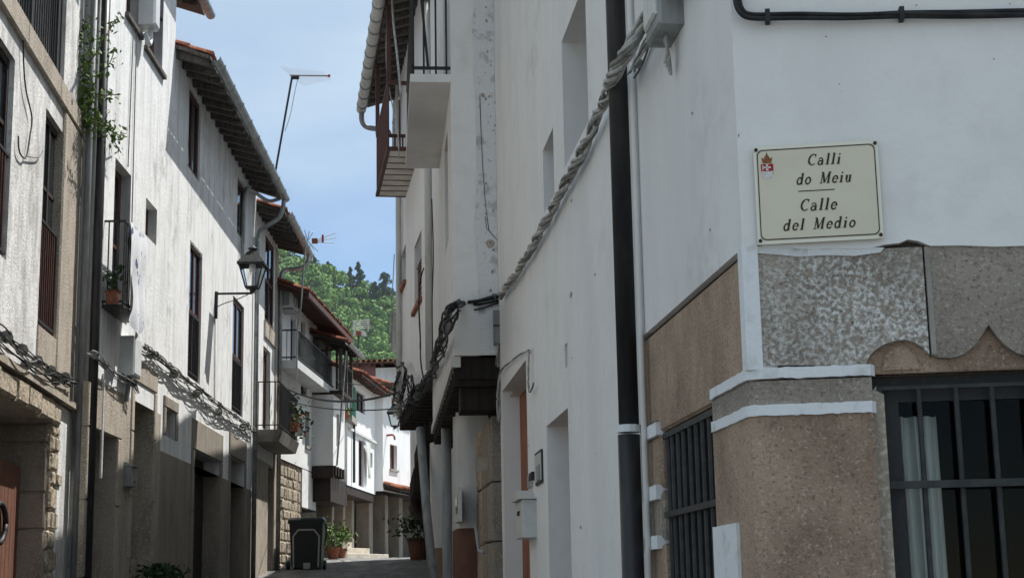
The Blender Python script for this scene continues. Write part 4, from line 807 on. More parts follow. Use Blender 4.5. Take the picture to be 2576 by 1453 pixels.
while z < zl0-.1:
    z2 = min(z+random.uniform(.35, .55), zl0-.005); wq = Wall(WL1.P(ga[1]-.001, 0).xy, -WL1.n, -WL1.d); MB().cbox(wq, .0, .75, z+.006, z2-.006, -.1, .03, .015, .01).build('stone', 'granite_dark', H4); z = z2
gt = (WL1.S(-60, 1300, -.3), WL1.S(67, 1300, -.3), gz(15)-.2, WL1.Z(30, 1168, -.3)); w_ = .16; k = int((gt[1]-gt[0])/w_)
g = MB().box(WL1, gt[0], gt[1], gt[3]-.62, gt[3]-.55, -.36, -.3).build('gate', 'wood_gate', H4)
for i in range(k): MB().cbox(WL1, gt[1]-(i+1)*w_+.004, gt[1]-i*w_-.004, gt[2], gt[3]+random.uniform(-.03, .02), -.30, -.26, .006, .002).build('plank', 'wood_gate', g)
c = WL1.at(-2, 1315, -.24); MB().tube([c+Vector((0, .19*math.cos(t), .19*math.sin(t))) for t in [2*math.pi*i/20 for i in range(21)]], .03, 6).build('iron_hoop', 'iron', g, True)
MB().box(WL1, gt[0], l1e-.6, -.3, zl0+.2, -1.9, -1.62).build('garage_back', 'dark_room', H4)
eave(WL1, l1s, l1e, zbt+2.75, .55, H4, rows=1, gut=True)
# return face and pipes between the two houses
H5 = thing('house', 'long white house with brown balcony doors, broad raftered eave and street lantern', 'house', WL2.P(0, gz(20), -.4))
zE = WL2.Z(531, 135, .56); s2a = WL2.S(441, 120); s2e = WL2.S(642, 800); z2a = WL2.Z(533, 40, .25)+.05; s2r = WL2.S(533, 40, .25)
bdoor = (WL2.S(284, 600), WL2.S(325, 600), WL2.Z(275, 785), WL2.Z(284, 388)); smw = (WL2.S(366, 560), WL2.S(394, 580), WL2.Z(366, 590), WL2.Z(366, 494)); w1 = (WL2.S(475, 780), WL2.S(506, 800), WL2.Z(465, 940), WL2.Z(475, 598)); w4 = (WL2.S(585, 850), WL2.S(613, 850), WL2.Z(585, 1032), WL2.Z(587, 742))
ug = WL2.rect(300, -60, 345, 55); u1 = (WL2.S(318, 0), WL2.S(350, 40), WL2.Z(345, 78), WL2.Z(345, -260)); u2 = (WL2.S(366, 60), WL2.S(409, 120), WL2.Z(366, 118), WL2.Z(366, -170)); at1 = (WL2.S(475, 300), WL2.S(503, 380), WL2.Z(503, 462), WL2.Z(475, 212)); at2 = (WL2.S(597, 520), WL2.S(617, 540), WL2.Z(617, 615), WL2.Z(597, 440))
zb2 = WL2.Z(443, 1150); zb1 = WL2.Z(300, 985)
dA = (WL2.S(224, 1200), WL2.S(291, 1200), -.3, WL2.Z(236, 1078)); dB = (WL2.S(334, 1100), WL2.S(383, 1150), WL2.Z(330, 1405), WL2.Z(351, 965)); wC = (WL2.S(414, 1050), WL2.S(440, 1060), WL2.Z(414, 1095), WL2.Z(414, 1024)); dD = (WL2.S(484, 1250), WL2.S(550, 1280), 0, WL2.Z(484, 1128)); dE = (WL2.S(576, 1250), WL2.S(613, 1280), 0, WL2.Z(576, 1143))
sP = WL2.S(405, 1050); slow = 0.0
m = MB(); ops = [bdoor+(.16,), smw+(.16,), w1+(.10,), w4+(.10,), u2+(.14,), u1+(.14,)]
panel(m, WL2, 0, sP, zb1, z2a, [o for o in ops]); panel(m, WL2, sP, s2e, zb2, zE+.25, ops+[at1+(.1,), at2+(.1,), wC+(.25,), dD+(.3,), dE+(.3,)]); panel(m, WL2, sP, s2a, zE+.25, z2a, [u2+(.14,), u1+(.14,)])
body(m, WL2, 0, s2a, -.3, z2a, 6); body(m, WL2, s2a-.01, s2e, -.3, zE+.25, 6.02)
m.build('wall', 'plaster_old', H5)
m = MB(); panel(m, WL2, 0, sP, -.3, zb1, [dA+(.4,), dB+(.35,)], d=.0); m.build('stone_wall', 'granite_pale', H5)
m = MB(); panel(m, WL2, sP, s2e, -.3, zb2, [wC+(.25,), dD+(.3,), dE+(.3,)], d=.0); m.build('stone_wall', 'granite_dark', H5)
for r_, cl, rw in ((w1, 2, 2), (w4, 2, 2), (u2, 1, 1), (u1, 1, 1), (at1, 2, 1), (at2, 1, 1), (smw, 1, 1), (wC, 1, 1)): window(WL2, r_, H5, .03 if r_ not in (wC, smw, u1, u2) else .12, 'wood_brown', 'glass_dark', cl, rw, .09 if r_ not in (smw, wC) else .04)
window(WL2, bdoor, H5, .12, 'wood_brown', 'glass_dark', 2, 2, .08)
door(WL2, dA, H5, .34, 'wood_dark'); door(WL2, dB, H5, .3, 'wood_dark'); door(WL2, dD, H5, .26, 'wood_dark'); door(WL2, dE, H5, .26, 'wood_dark')
for r_, rr in ((w1, 1.0), (w4, .95)):
    g = MB().box(WL2, r_[0]+.09, r_[1]-.09, r_[2]+rr-.03, r_[2]+rr, -.028, -.01).build('railing', 'iron', H5); MB().box(WL2, r_[0]+.09, r_[1]-.09, r_[2]+.08, r_[2]+.1, -.028, -.01).build('bottom_rail', 'iron', g)
    bars(WL2, [r_[0]+.13+i*.11 for i in range(int((r_[1]-r_[0]-.2)/.11)+1)], r_[2]+.02, r_[2]+rr-.02, -.018, .008, g)
MB().box(WL2, u2[0]-.05, u2[1]+.1, u2[2]-.06, u2[2]-.004, -.1, .05).build('sill', 'wood_grey', H5); MB().box(WL2, u1[0]-.05, u1[1]+.1, u1[2]-.06, u1[2]-.004, -.1, .05).build('sill', 'wood_grey', H5)
# granite surrounds
def surround(W, r, w, m, par, prd=.03, lint=.28, jamb=True):
    MB().cbox(W, r[0]-w, r[1]+w, r[3]+.004, r[3]+lint, -.05, prd, .012, .004).build('lintel', m, par)
    if jamb:
        z = r[2]
        while z < r[3]-.05:
            z2 = min(z+random.uniform(.5, .9), r[3])
            for a, b in ((r[0]-w, r[0]-.004), (r[1]+.004, r[1]+w)): MB().cbox(W, a, b, z+.004, z2-.004, -.05, prd, .012, .004).build('jamb_stone', m, par)
            z = z2
surround(WL2, dD, .18, 'granite_dark', H5, .03, WL2.Z(483, 1050)-dD[3]); surround(WL2, dE, .1, 'granite_dark', H5, .03, WL2.Z(575, 1086)-dE[3]); surround(WL2, wC, .12, 'granite_dark', H5, .03, .16); surround(WL2, dA, .2, 'granite_pale', H5, .02, .5); surround(WL2, dB, .16, 'granite_pale', H5, .02, .3)
eave(WL2, s2a-.02, s2e-.1, zE, .5, H5, step=.42, rows=3, rh=.12)
eave(WL2, -.2, s2r, z2a-.05, .14, H5, step=.42, rows=1); MB().box(WL2, s2a+.01, s2r-.3, zE+.4, z2a-.02, -5, -1.0).build('upper_wall', 'plaster_old', H5)
tiles(WL2, s2a, s2a+.8, zE+.12, .3, .3, H5, 3)
# iron balcony with narrow floor
def small_balcony(W, s0, s1, z, h, pd, par, m='iron', floor_m='iron_grey', step=.11):
    b = MB().box(W, s0, s1, z, z+.03, 0, pd).build('balcony', floor_m, par); wpn = [Wall(W.P(x, 0).xy, W.n, W.d) for x in (s0+.012, s1-.012)]
    for zz_ in (z+.06, z+h-.02): MB().box(W, s0, s1, zz_, zz_+.022, pd-.022, pd).build('rail', m, b); [MB().box(W, x, x+.022, zz_, zz_+.022, 0, pd-.022).build('rail', m, b) for x in (s0, s1-.022)]
    bars(W, [s0+.011+i*(s1-s0-.022)/max(1, round((s1-s0)/step)) for i in range(round((s1-s0)/step)+1)], z+.03, z+h-.02, pd-.011, .009, b, m)
    for w_ in wpn: bars(w_, [step*(i+.5) for i in range(max(1, int(pd/step)-0))], z+.03, z+h-.02, 0, .009, b, m)
    return b
bz = WL2.Z(268, 782); sbn, sbf = WL2.S(299, 780, .2), WL2.S(349, 818, .2); small_balcony(WL2, sbn, sbf, bz, WL2.Z(275, 566)-bz, .25, H5)
# pipes at the return
for u, rr, m_, o_ in ((214, .05, 'pipe_grey', -.09), (228, .035, 'pipe_grey', -.03), (243, .055, 'pipe_black', .06)):
    a = at(u, 700, WL2.P(-.08, 0).y-.08); MB().tube([Vector((a.x, a.y, gz(17)-.2)), Vector((a.x, a.y, z2a-.1))], rr, 10).build('downpipe', m_, H5, True)
MB().tube([WL2.P(.35, zb1+.1, .02), WL2.P(.35, zb1-1.1, .02)], .02, 6).build('conduit', 'plaster_old', H5)
mb = MB(); zz0 = zE-.1; s_ = s2e-.15
MB().tube(smooth_path([WL2.P(s2e-.3, zE-.02, .57), WL2.P(s2e-.3, zE-.2, .56), WL2.P(s2e-.3, zE-.42, .48), WL2.P(s2e-.3, zE-.58, .25), WL2.P(s2e-.3, zE-.7, .09), WL2.P(s2e-.3, zE-1.0, .07)], 5)+[WL2.P(s2e-.3, gz(29)-.1, .07)], .045, 10).build('downpipe', 'zinc', H5, True)
MB().tube(smooth_path([WL2.P(s2e-.35, zE-.05, .5), WL2.P(s2e-.6, zE-.15, .3), WL2.P(s2e-1.6, zE-.2, .12), WL2.P(s2e-2.0, zE-.4, .06), WL2.P(s2e-2.1, zE-1.6, .05)], 5), .035, 8).build('vent_pipe', 'pipe_grey', H5, True)
# wires down the facade
for u0, v0, u1_, v1_, lab in ((344, 65, 331, 590, 'thin grey wire running straight down the white facade past the balcony'), (336, 65, 322, 420, 'thin pale wire beside the longer one below the upper window sill'), (541, 800, 540, 1005, 'thin dark wire dropping from the lantern bracket to the cable bundle')):
    p = [WL2.at(u0+(u1_-u0)*t, v0+(v1_-v0)*t, .02) for t in (0, .2, .45, .7, 1)]; tag(MB().tube(p, .008, 5).build('wire', 'cable_grey'), lab, 'wire')
tag(MB().tube(smooth_path([WL1.at(u, v, .03) for u, v in ((57, -10), (57, 60), (60, 170), (66, 230), (80, 295), (75, 345), (66, 395), (54, 392), (47, 372), (46, 342))], 5), .008, 5).build('wire', 'cable_black'), 'thin black wire wandering down the worn stucco beside the railed window', 'wire')
tag(MB().tube(smooth_path([WL1.at(u, v, .03) for u, v in ((66, 393), (85, 396), (100, 394), (108, 378))], 5), .007, 5).build('wire', 'cable_grey'), 'short grey wire crossing the stucco to the window shutter', 'wire')
# cable bundles along the left houses
bundle('cable_bundle', 'sagging bundle of black cables across the stucco above the garage lintel', [WL1.at(u, v, .12) for u, v in ((-60, 795), (0, 833), (40, 868), (80, 897), (115, 925), (150, 943), (188, 958))], .045, .0065, 9, ['cable_black', 'cable_black', 'cable_grey'], 6, 4, .6)
bundle('cable_bundle', 'lower slack black cables just above the stone garage lintel', [WL1.at(u, v, .1) for u, v in ((-60, 825), (0, 862), (50, 905), (90, 935), (140, 958), (190, 965))], .04, .007, 4, ['cable_black', 'cable_grey'], 3, 3, .6)
bundle('cable_bundle', 'sagging mixed cables between the black downpipe and the white fuse box', [WL2.at(u, v, .1) for u, v in ((226, 888), (240, 893), (262, 915), (290, 938), (318, 952), (335, 962), (345, 985))], .035, .006, 7, ['cable_black', 'cable_white', 'cable_grey'], 4, 5, .6)
bundle('cable_bundle', 'long black cable bundle running below the brown balcony doors to the downpipe', [WL2.at(u, v, .08) for u, v in ((358, 868), (385, 885), (420, 913), (470, 955), (520, 992), (570, 1030), (610, 1058), (642, 1082))], .032, .0075, 8, ['cable_black', 'cable_black', 'cable_grey', 'cable_white'], 8, 4, .6)
bundle('cable_bundle', 'pale cables slung under the long black bundle along the white house', [WL2.at(u, v, .06) for u, v in ((362, 880), (400, 905), (450, 952), (500, 995), (550, 1035), (600, 1068), (638, 1085))], .05, .006, 5, ['cable_white', 'cable_grey', 'cable_black'], 5, 5, .7)
# fuse box, letter box
r = WL2.rect(322, 846, 357, 955); s0, s1 = WL2.S(322, 900, .1), WL2.S(345, 900); z0, z1 = WL2.Z(330, 948, .1), WL2.Z(330, 848, .1)
m = thing('fuse_box', 'tall white electrical cabinet on the white wall below the laundry balcony', 'box', WL2.P(s0, z0)); MB().cbox(WL2, s0, s0+.42, z0, z1, 0, .17, .01).build('case', 'white_plastic', m); MB().box(WL2, s0+.03, s0+.39, z0+.03, z1-.03, .17, .178).build('cover', 'white_plastic', m); MB().tube([WL2.P(s0+.2, z0, .08), WL2.P(s0+.2, z0-.3, .05)], .03, 8).build('conduit', 'pipe_grey', m)
s0, z0 = WL2.sz(310, 1222); z1 = WL2.Z(310, 1172); m = thing('mailbox', 'small grey letter box with sloping lid on the shaded stone pilaster', 'mailbox', WL2.P(s0, z0)); MB().cbox(WL2, s0, s0+.3, z0, z1, 0, .1, .006).build('body', 'pipe_grey', m)
mb = MB(); mb.hexa([WL2.P(s0-.01, z1+.003, 0), WL2.P(s0+.31, z1+.003, 0), WL2.P(s0+.31, z1+.003, .13), WL2.P(s0-.01, z1+.003, .13), WL2.P(s0-.01, z1+.06, 0), WL2.P(s0+.31, z1+.06, 0), WL2.P(s0+.31, z1+.015, .13), WL2.P(s0-.01, z1+.015, .13)]); mb.build('lid', 'pipe_grey', m); MB().box(WL2, s0+.13, s0+.2, z0+.05, z0+.08, .1, .104).build('lock', 'iron', m)
# towel over the balcony rail
mb = MB(); s0, s1 = WL2.S(327, 580, .27), max(WL2.S(327, 580, .27)+.5, sbf-.03); zt_ = WL2.Z(275, 566)+.015; n, k = 18, 16; pb = .26
for j in range(k+1):
    for i in range(n+1):
        t = i/n; d = j/k; ln = 1.15+.18*math.sin(t*3.0)-.25*abs(t-.55); x = s0+(s1-s0)*(t*(1-.18*d)+.09*d); mb.v.append(tuple(WL2.P(x, zt_-d*ln, pb+.012+.03*math.sin(t*14+d*2)*(.25+d)+.01*math.sin(d*9))))
for j in range(k):
    for i in range(n): a = j*(n+1)+i; mb.f.append((a, a+1, a+n+2, a+n+1))
for i in range(n):
    a = WL2.P(s0+(s1-s0)*i/n, zt_-.0, pb+.012); b = WL2.P(s0+(s1-s0)*(i+1)/n, zt_, pb+.012); c = WL2.P(s0+(s1-s0)*(i+1)/n, zt_-.3, pb-.05); d = WL2.P(s0+(s1-s0)*i/n, zt_-.3, pb-.05); mb.quad(a, b, c, d)
tag(mb.build('towel', 'towel', None, True), 'white patterned towel draped over the small iron balcony rail', 'towel')
pl = thing('potted_plant', 'small potted plant inside the iron balcony beside the towel', 'plant', WL2.P(s0-.12, bz+.03, .12)); c = WL2.P(s0-.12, bz+.03, .12); MB().lathe(c, [(.07, 0), (.09, .15), (.1, .16)]).build('pot', 'terracotta', pl); mb = MB(); leaves(mb, [c+Vector((random.gauss(0, .06), random.gauss(0, .08), .28+random.gauss(0, .09))) for _ in range(60)], .05); mb.build('foliage', 'leaf_dark', pl)
# white unit by the top window
a, z = WL2.sz(342, 100); m = thing('water_heater', 'white boiler with elbow pipe fixed beside the top window', 'boiler', WL2.P(a, z)); MB().cbox(WL2, a+.1, a+.4, z+.25, z+1.1, 0, .22, .03).build('case', 'white_plastic', m); MB().tube(smooth_path([WL2.P(a+.3, z+.3, .12), WL2.P(a+.3, z+.1, .12), WL2.P(a+.2, z+.02, .12), WL2.P(a+.1, z+.12, .1)], 5), .035, 8).build('flue', 'white_plastic', m, True)
# lanterns
def lantern(c, H, name, lab, bracket, group='wrought iron street lanterns'):
    c = Vector(c); k = H/.78; t = thing(name, lab, 'street lamp', c, group); m = MB(); w0, w1 = .10*k, .2*k
    zb_, zt_ = c.z+.06*k, c.z+.46*k
    co = lambda w, z, i: Vector((c.x+w*(1, -1, -1, 1)[i], c.y+w*(1, 1, -1, -1)[i], z))
    for i in range(4): MB().tube([co(w0, zb_, i), co(w1, zt_, i)], .013*k, 5).build('frame_post', 'iron', t)
    for i in range(4):
        a, b, d, e = co(w0*.97, zb_, i), co(w0*.97, zb_, (i+1) % 4), co(w1*.97, zt_, (i+1) % 4), co(w1*.97, zt_, i); mb = MB(); mb.quad(a, b, d, e); mb.build('pane', 'glass_lamp', t)
    for w_, z_ in ((w0, zb_), (w1, zt_)): MB().tube([co(w_, z_, i) for i in (0, 1, 2, 3, 0)], .016*k, 5).build('ring', 'iron', t)
    mb = MB(); 
    for i in range(4):
        mb.quad(co(w1*1.12, zt_, i), co(w1*1.12, zt_, (i+1) % 4), co(w0*.75, zt_+.2*k, (i+1) % 4), co(w0*.75, zt_+.2*k, i)); mb.quad(co(w1*1.12, zt_, i), co(w1*1.12, zt_, (i+1) % 4), co(w1*1.12, zt_-.03*k, (i+1) % 4), co(w1*1.12, zt_-.03*k, i))
    mb.poly([co(w0*.75, zt_+.2*k, i) for i in range(4)]); mb.build('hood', 'iron_grey', t)
    MB().lathe((c.x, c.y, zt_+.2*k), [(.075*k, 0), (.06*k, .04*k), (.09*k, .06*k), (.03*k, .1*k), (.0, .13*k)], 10).build('finial', 'iron', t)
    MB().lathe((c.x, c.y, zt_-.13*k), [(.05*k, .12*k), (.06*k, .06*k), (.05*k, 0)], 10).build('bulb', 'lamp_glass', t); MB().lathe((c.x, c.y, c.z), [(.03*k, -.03*k), (.05*k, .02*k), (w0*1.0, .06*k)], 8).build('foot', 'iron', t)
    W, s_, zz_, arm = bracket
    if W:
        MB().box(W, s_-.03, s_+.03, zz_-.42*k, zz_+.03, 0, .045).build('wall_plate', 'iron', t); MB().box(W, s_-.016, s_+.016, zz_-.02, zz_+.012, .045, arm).build('arm', 'iron', t); MB().tube(smooth_path([W.P(s_, zz_-.22*k, .045), W.P(s_, zz_-.17*k, arm*.25), W.P(s_, zz_-.1*k, arm*.6), W.P(s_, zz_-.02, arm*.9)], 4), .008, 5).build('stay', 'iron', t, True)
    return t
ls, lz_ = WL2.sz(541, 738); arm = (WL2.P(ls, lz_)-at(634, 738, WL2.P(ls, lz_).y)).length
lantern(WL2.P(ls, lz_+.03, arm), .78, 'street_lantern', 'black four-sided street lantern on a bracket from the white left-hand house', (WL2, ls, lz_, arm))
# vine on the black downpipe
b = WL1.P(WL1.S(175, 300), WL1.Z(175, 330), .1); v_ = thing('climbing_vine', 'green vine trailing over the pipes between the two left houses', 'vine', b); yv = WL2.P(-.15, 0).y
st_ = [((182, 300), (185, 250), (178, 200), (190, 140), (200, 90), (225, 60)), ((185, 290), (215, 300), (250, 310), (275, 325), (300, 340), (318, 335)), ((190, 180), (230, 150), (262, 100), (285, 60), (296, 45)), ((195, 250), (240, 245), (270, 240), (300, 238)), ((205, 190), (245, 190), (275, 160), (290, 120)), ((260, 310), (280, 345), (305, 385))]
pts = []
for i, q_ in enumerate(st_):
    P_ = [at(u, v, yv-random.uniform(0, .25) if u < 246 else WL2.at(u, v, .14).y) for u, v in q_]; P_ = smooth_path(P_, 6); MB().tube(P_, .007, 4).build('stem', 'bark', v_); nn = (7 if i == 0 else 3)
    for p in P_: pts += [p+Vector((random.gauss(0, .07 if i == 0 else .04), random.gauss(0, .06), random.gauss(0, .09 if i == 0 else .04))) for _ in range(nn if p.y < 17.6 else 3)]
for u, v, n_ in ((205, 235, 90), (192, 180, 90), (196, 130, 40), (215, 215, 60), (215, 290, 130), (232, 300, 70), (205, 265, 80), (230, 95, 20), (262, 320, 40)): c = at(u, v, yv-.1); pts += [c+Vector((random.gauss(0, .10), random.gauss(0, .08), random.gauss(0, .11))) for _ in range(n_)]
mb = MB(); leaves(mb, pts, .038); struct(mb.build('foliage', 'leaf', v_), 'stuff')
# ------------------------------------------------------------------ narrow house after the lantern
H6 = thing('house', 'narrow pale house with tall dark window and concrete balcony beyond the lantern', 'house', WL2.P(s2e+1, gz(31), -.4))
s3e = WL2.S(698, 900); zE3 = WL2.Z(760, 606, .62)
tw = (WL2.S(669, 700), WL2.S(691, 700), WL2.Z(691, 835), WL2.Z(669, 585)); bdr = (WL2.S(664, 950), WL2.S(682, 950), WL2.Z(664, 1076), WL2.Z(664, 866)); gdr = (WL2.S(676, 1300), WL2.S(688, 1300), 0, WL2.Z(676, 1172))
m = MB(); panel(m, WL2, s2e+.02, s3e, WL2.Z(650, 1150), zE3+.3, [tw+(.14,), bdr+(.14,)], d=-.02); body(m, WL2, s2e+.02, s3e, 0, zE3+.3, 6, -.02); m.build('wall', 'plaster_old', H6)
m = MB(); panel(m, WL2, s2e+.02, s3e, 0, WL2.Z(650, 1150), [gdr+(.25,)], d=-.02); m.build('stone_wall', 'granite_pale', H6)
window(WL2, tw, H6, .03, 'wood_brown', 'glass_dark', 2, 2, .09); window(WL2, bdr, H6, .1, 'wood_brown', 'wood_brown', 2, 1, .08); door(WL2, gdr, H6, .22, 'wood_dark', 3)
MB().cbox(WL2, s3e-.35, s3e-.01, 0, zE3, -.1, .01, .02, .005).build('quoin_strip', 'granite_pale', H6)
MB().cbox(WL2, tw[0]-.1, tw[1]+.2, tw[2]-.35, tw[2]-.01, -.1, .02, .02, .005).build('apron_stone', 'granite_pale', H6)
eave(WL2, s2e-.08, s3e+.55, zE3, .55, H6, step=.42, rows=3, rh=.12)
s_ = s3e+.3
MB().tube(smooth_path([WL2.P(s_, zE3-.02, .62), WL2.P(s_, zE3-.2, .6), WL2.P(s_-.05, zE3-.34, .45), WL2.P(s_-.1, zE3-.38, .15), WL2.P(s_-.25, zE3-.5, .06), WL2.P(s_-.28, zE3-.8, .05)], 5)+[WL2.P(s_-.28, gz(33)-.1, .05)], .045, 10).build('downpipe', 'zinc', H6, True)
zb3 = WL2.Z(645, 1083); pr3 = .52; sb0, sb1 = s2e+.12, s3e-.1
mb = MB(); zz_ = zb3; pf = [(sb0, -.05), (sb0, pr3-.15), (sb0+.08, pr3-.04), (sb0+.2, pr3), (sb1-.2, pr3), (sb1-.08, pr3-.04), (sb1, pr3-.15), (sb1, -.05)]
tp = [WL2.P(a, zz_, x) for a, x in pf]; bt = [WL2.P(a+(.14 if a < sb0+.15 else (-.14 if a > sb1-.15 else 0)), zz_-.22, x*.86) for a, x in pf]; mb.poly(tp); mb.poly(bt[::-1])
for i in range(len(tp)-1): mb.quad(tp[i], tp[i+1], bt[i+1], bt[i])
bl = mb.build('balcony', 'concrete', H6)
for zq_ in (zb3+.08, zb3+.92):
    MB().box(WL2, sb0+.03, sb1-.03, zq_, zq_+.02, pr3-.06, pr3-.04).build('rail', 'iron', bl); MB().box(WL2, sb0+.03, sb0+.05, zq_, zq_+.02, 0, pr3-.06).build('rail', 'iron', bl)
bars(WL2, [sb0+.04+i*.12 for i in range(int((sb1-sb0-.05)/.12))], zb3, zb3+.92, pr3-.05, .009, bl); wp = Wall(WL2.P(sb0+.04, 0).xy, WL2.n, WL2.d); bars(wp, [.06+i*.11 for i in range(4)], zb3, zb3+.92, 0, .009, bl)
for i, (so_, lab) in enumerate(((sb1-.5, 'trailing pot plant with red flowers on the concrete balcony rail'), (sb1-1.3, 'leafy dry pot plant in the middle of the concrete balcony'))):
    c = WL2.P(so_, zb3+.25, pr3+.02); p = thing('potted_plant', lab, 'plant', c); MB().lathe(c, [(.08, -.12), (.11, .06), (.12, .08)], 10).build('pot', 'terracotta' if i else 'white_plastic', p)
    mb = MB(); leaves(mb, [c+Vector((random.gauss(0, .12), random.gauss(0, .22), .2+random.gauss(0, .2))) for _ in range(130)], .06); mb.build('foliage', 'leaf_dark', p)
    mb = MB(); leaves(mb, [c+Vector((random.gauss(.05, .1), random.gauss(0, .2), .1+random.gauss(0, .16))) for _ in range(14 if i == 0 else 5)], .05); mb.build('blossom', 'flower', p)
# ------------------------------------------------------------------ house with the railed balcony and wide tiled eave
H7 = thing('house', 'house with wide tiled eave, railed balcony and sunlit rubble base', 'house', WH4.P(1, gz(34), -.4))
e7 = WH4.S(797, 850); zf4 = WH4.Z(735, 1165); zE4 = WH4.Z(845, 808, .75)
wr = WH4.S(760, 1250)
bdw = (WH4.S(731, 850), WH4.S(744, 850), WH4.Z(731, 920), WH4.Z(731, 792)); sw = (WH4.S(757, 820), WH4.S(768, 820), WH4.Z(757, 860), WH4.Z(757, 800)); lw = (WH4.S(768, 1080), WH4.S(778, 1080), WH4.Z(768, 1120), WH4.Z(768, 1035)); ld = (WH4.S(757, 950), WH4.S(772, 950), WH4.Z(757, 990), WH4.Z(757, 900))
m = MB(); panel(m, WH4, 0, e7, zf4, zE4+.4, [bdw+(.12,), sw+(.12,), lw+(.12,), ld+(.1,)]); body(m, WH4, 0, e7, 0, zE4+.4, 6); m.build('wall', 'plaster_white', H7)
m = MB(); panel(m, WH4, 0, wr+.03, 0, zf4, d=-.05); m.quad(WH4.P(wr+.03, 0, -.05), WH4.P(wr+.03, zf4, -.05), WH4.P(wr+.03, zf4, -1.3), WH4.P(wr+.03, 0, -1.3)); m.build('stone_wall', 'rubble', H7); MB().box(WH4, wr+.04, e7+1.5, 0, zf4-.9, -2.5, -1.25).build('ground_floor_wall', 'mortar_and_shade', H7); MB().box(WH4, wr+.03, e7, zf4-.93, zf4-.9, -1.25, .0).build('soffit', 'wood_dark', H7)  # recessed ground-floor wall coloured near-black in place of deep shade
z = gz(34)-.1                                  # rubble stones of the lower wall
while z < zf4-.06:
    z2 = min(z+random.uniform(.16, .3), zf4-.01); s_ = .02
    while s_ < wr:
        x = min(s_+random.uniform(.2, .5), wr+.02); MB().cbox(WH4, s_+.012, x-.012, z+.01, z2-.01, -.15, random.uniform(-.045, -.015), .03, .015).build('stone', 'rubble', H7); s_ = x
    z = z2
window(WH4, bdw, H7, .08, 'blue_paint', 'glass_dark', 2, 1, .05); window(WH4, sw, H7, .08, 'wood_brown', 'glass_dark', 1); window(WH4, lw, H7, .08, 'wood_grey', 'glass_dark', 1, 1, .06, sill='concrete'); window(WH4, ld, H7, .08, 'wood_grey', 'glass_dark', 2)
MB().box(WH4, wr, e7, zf4-.9, zf4-.02, -.05, .0).build('lower_wall', 'plaster_white', H7)
rf = eave(WH4, -.25, WH4.S(820, 800)-.0, zE4, .68, H7, step=.3, rows=4, gut=False, board='wood_brown', rh=.09, pitch=.36)
MB().box(WH4, -.25, WH4.S(820, 800), zE4-.07, zE4+.05, .66, .72).build('fascia', 'wood_brown', H7)
zb4 = WH4.Z(707, 930); pb4 = .42; c0, c1 = .12, WH4.S(800, 960)
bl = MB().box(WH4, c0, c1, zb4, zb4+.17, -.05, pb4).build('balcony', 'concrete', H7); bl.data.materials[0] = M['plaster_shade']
for zq_ in (zb4+.22, zb4+.62, zb4+.82):
    if zq_ != zb4+.62: MB().box(WH4, c0+.02, c1-.02, zq_, zq_+.03, pb4-.05, pb4-.02).build('rail', 'iron_grey', bl); MB().box(WH4, c0+.02, c0+.05, zq_, zq_+.03, 0, pb4-.05).build('rail', 'iron_grey', bl)
bars(WH4, [c0+.035+i*.115 for i in range(int((c1-c0-.05)/.115))], zb4+.17, zb4+.83, pb4-.035, .008, bl, 'iron_grey'); wp = Wall(WH4.P(c0+.035, 0).xy, WH4.n, WH4.d); bars(wp, [.06+i*.11 for i in range(4)], zb4+.17, zb4+.83, 0, .008, bl, 'iron_grey')
a, z = WH4.sz(706, 778); ac = thing('air_conditioner', 'white air conditioner unit on brackets above the railed balcony', 'air conditioner', WH4.P(.15, z, .1)); MB().cbox(WH4, .12, .85, z+.02, z+.45, .03, .28, .02).build('case', 'white_plastic', ac); MB().box(WH4, .118, .121, z+.06, z+.4, .06, .22).build('side_grille', 'pipe_grey', ac)
MB().tube([WH4.P(.5+.16*math.cos(t), z+.24+.16*math.sin(t), .285) for t in [2*math.pi*i/16 for i in range(17)]], .012, 5).build('fan_ring', 'pipe_grey', ac); MB().box(WH4, .18, .8, z-.03, z+.015, 0, .3).build('wall_bracket', 'pipe_grey', ac)
c = WH4.P(2.6, zb4+.17, .2); ch = thing('balcony_chair', 'pale folding chair on the railed balcony', 'chair', c); MB().wbox(c+Vector((0, 0, .42)), (.3, .4, .03)).build('seat', 'white_plastic', ch); MB().wbox(c+Vector((-.14, 0, .66)), (.03, .4, .36)).build('backrest', 'white_plastic', ch)
for dx, dy in ((-.13, -.18), (.13, -.18), (-.13, .18), (.13, .18)): MB().tube([c+Vector((dx, dy, 0)), c+Vector((dx, dy, .42))], .012, 5).build('leg', 'white_plastic', ch)
# ------------------------------------------------------------------ house with shaded bay and timber loggia
H8 = thing('house', 'white bay house with dark timber loggia over a black shaded ground floor', 'house', WH5.P(.5, gz(38), -.4))
wb = WH5F.S(838, 1080); e8 = WH5.S(866, 1080)+.05; zb5, zt5 = WH5F.Z(812, 1170), WH5F.Z(812, 992); zl5 = WH5.Z(860, 862, .3)
m = MB(); panel(m, WH5F, -.6, wb, zb5, zt5); panel(m, WH5, 0, e8, zb5, zt5, [(.5, .9, zb5+.5, zt5-.4, .1)]); body(m, WH5, 0, e8, zb5, zt5, 5); m.quad(WH5F.P(-.6, zb5), WH5F.P(wb, zb5), WH5.P(e8, zb5), WH5.P(e8, zb5, -5)); m.build('wall', 'plaster_white', H8)
window(WH5, (.5, .9, zb5+.5, zt5-.4), H8, .06, 'wood_brown')
m = MB().box(WH5, -.0, e8, 0, zb5-.002, -5, -1.0); m.build('ground_floor_wall', 'mortar_and_shade', H8)  # wall colour darkened to paint in the black shadow under the bay
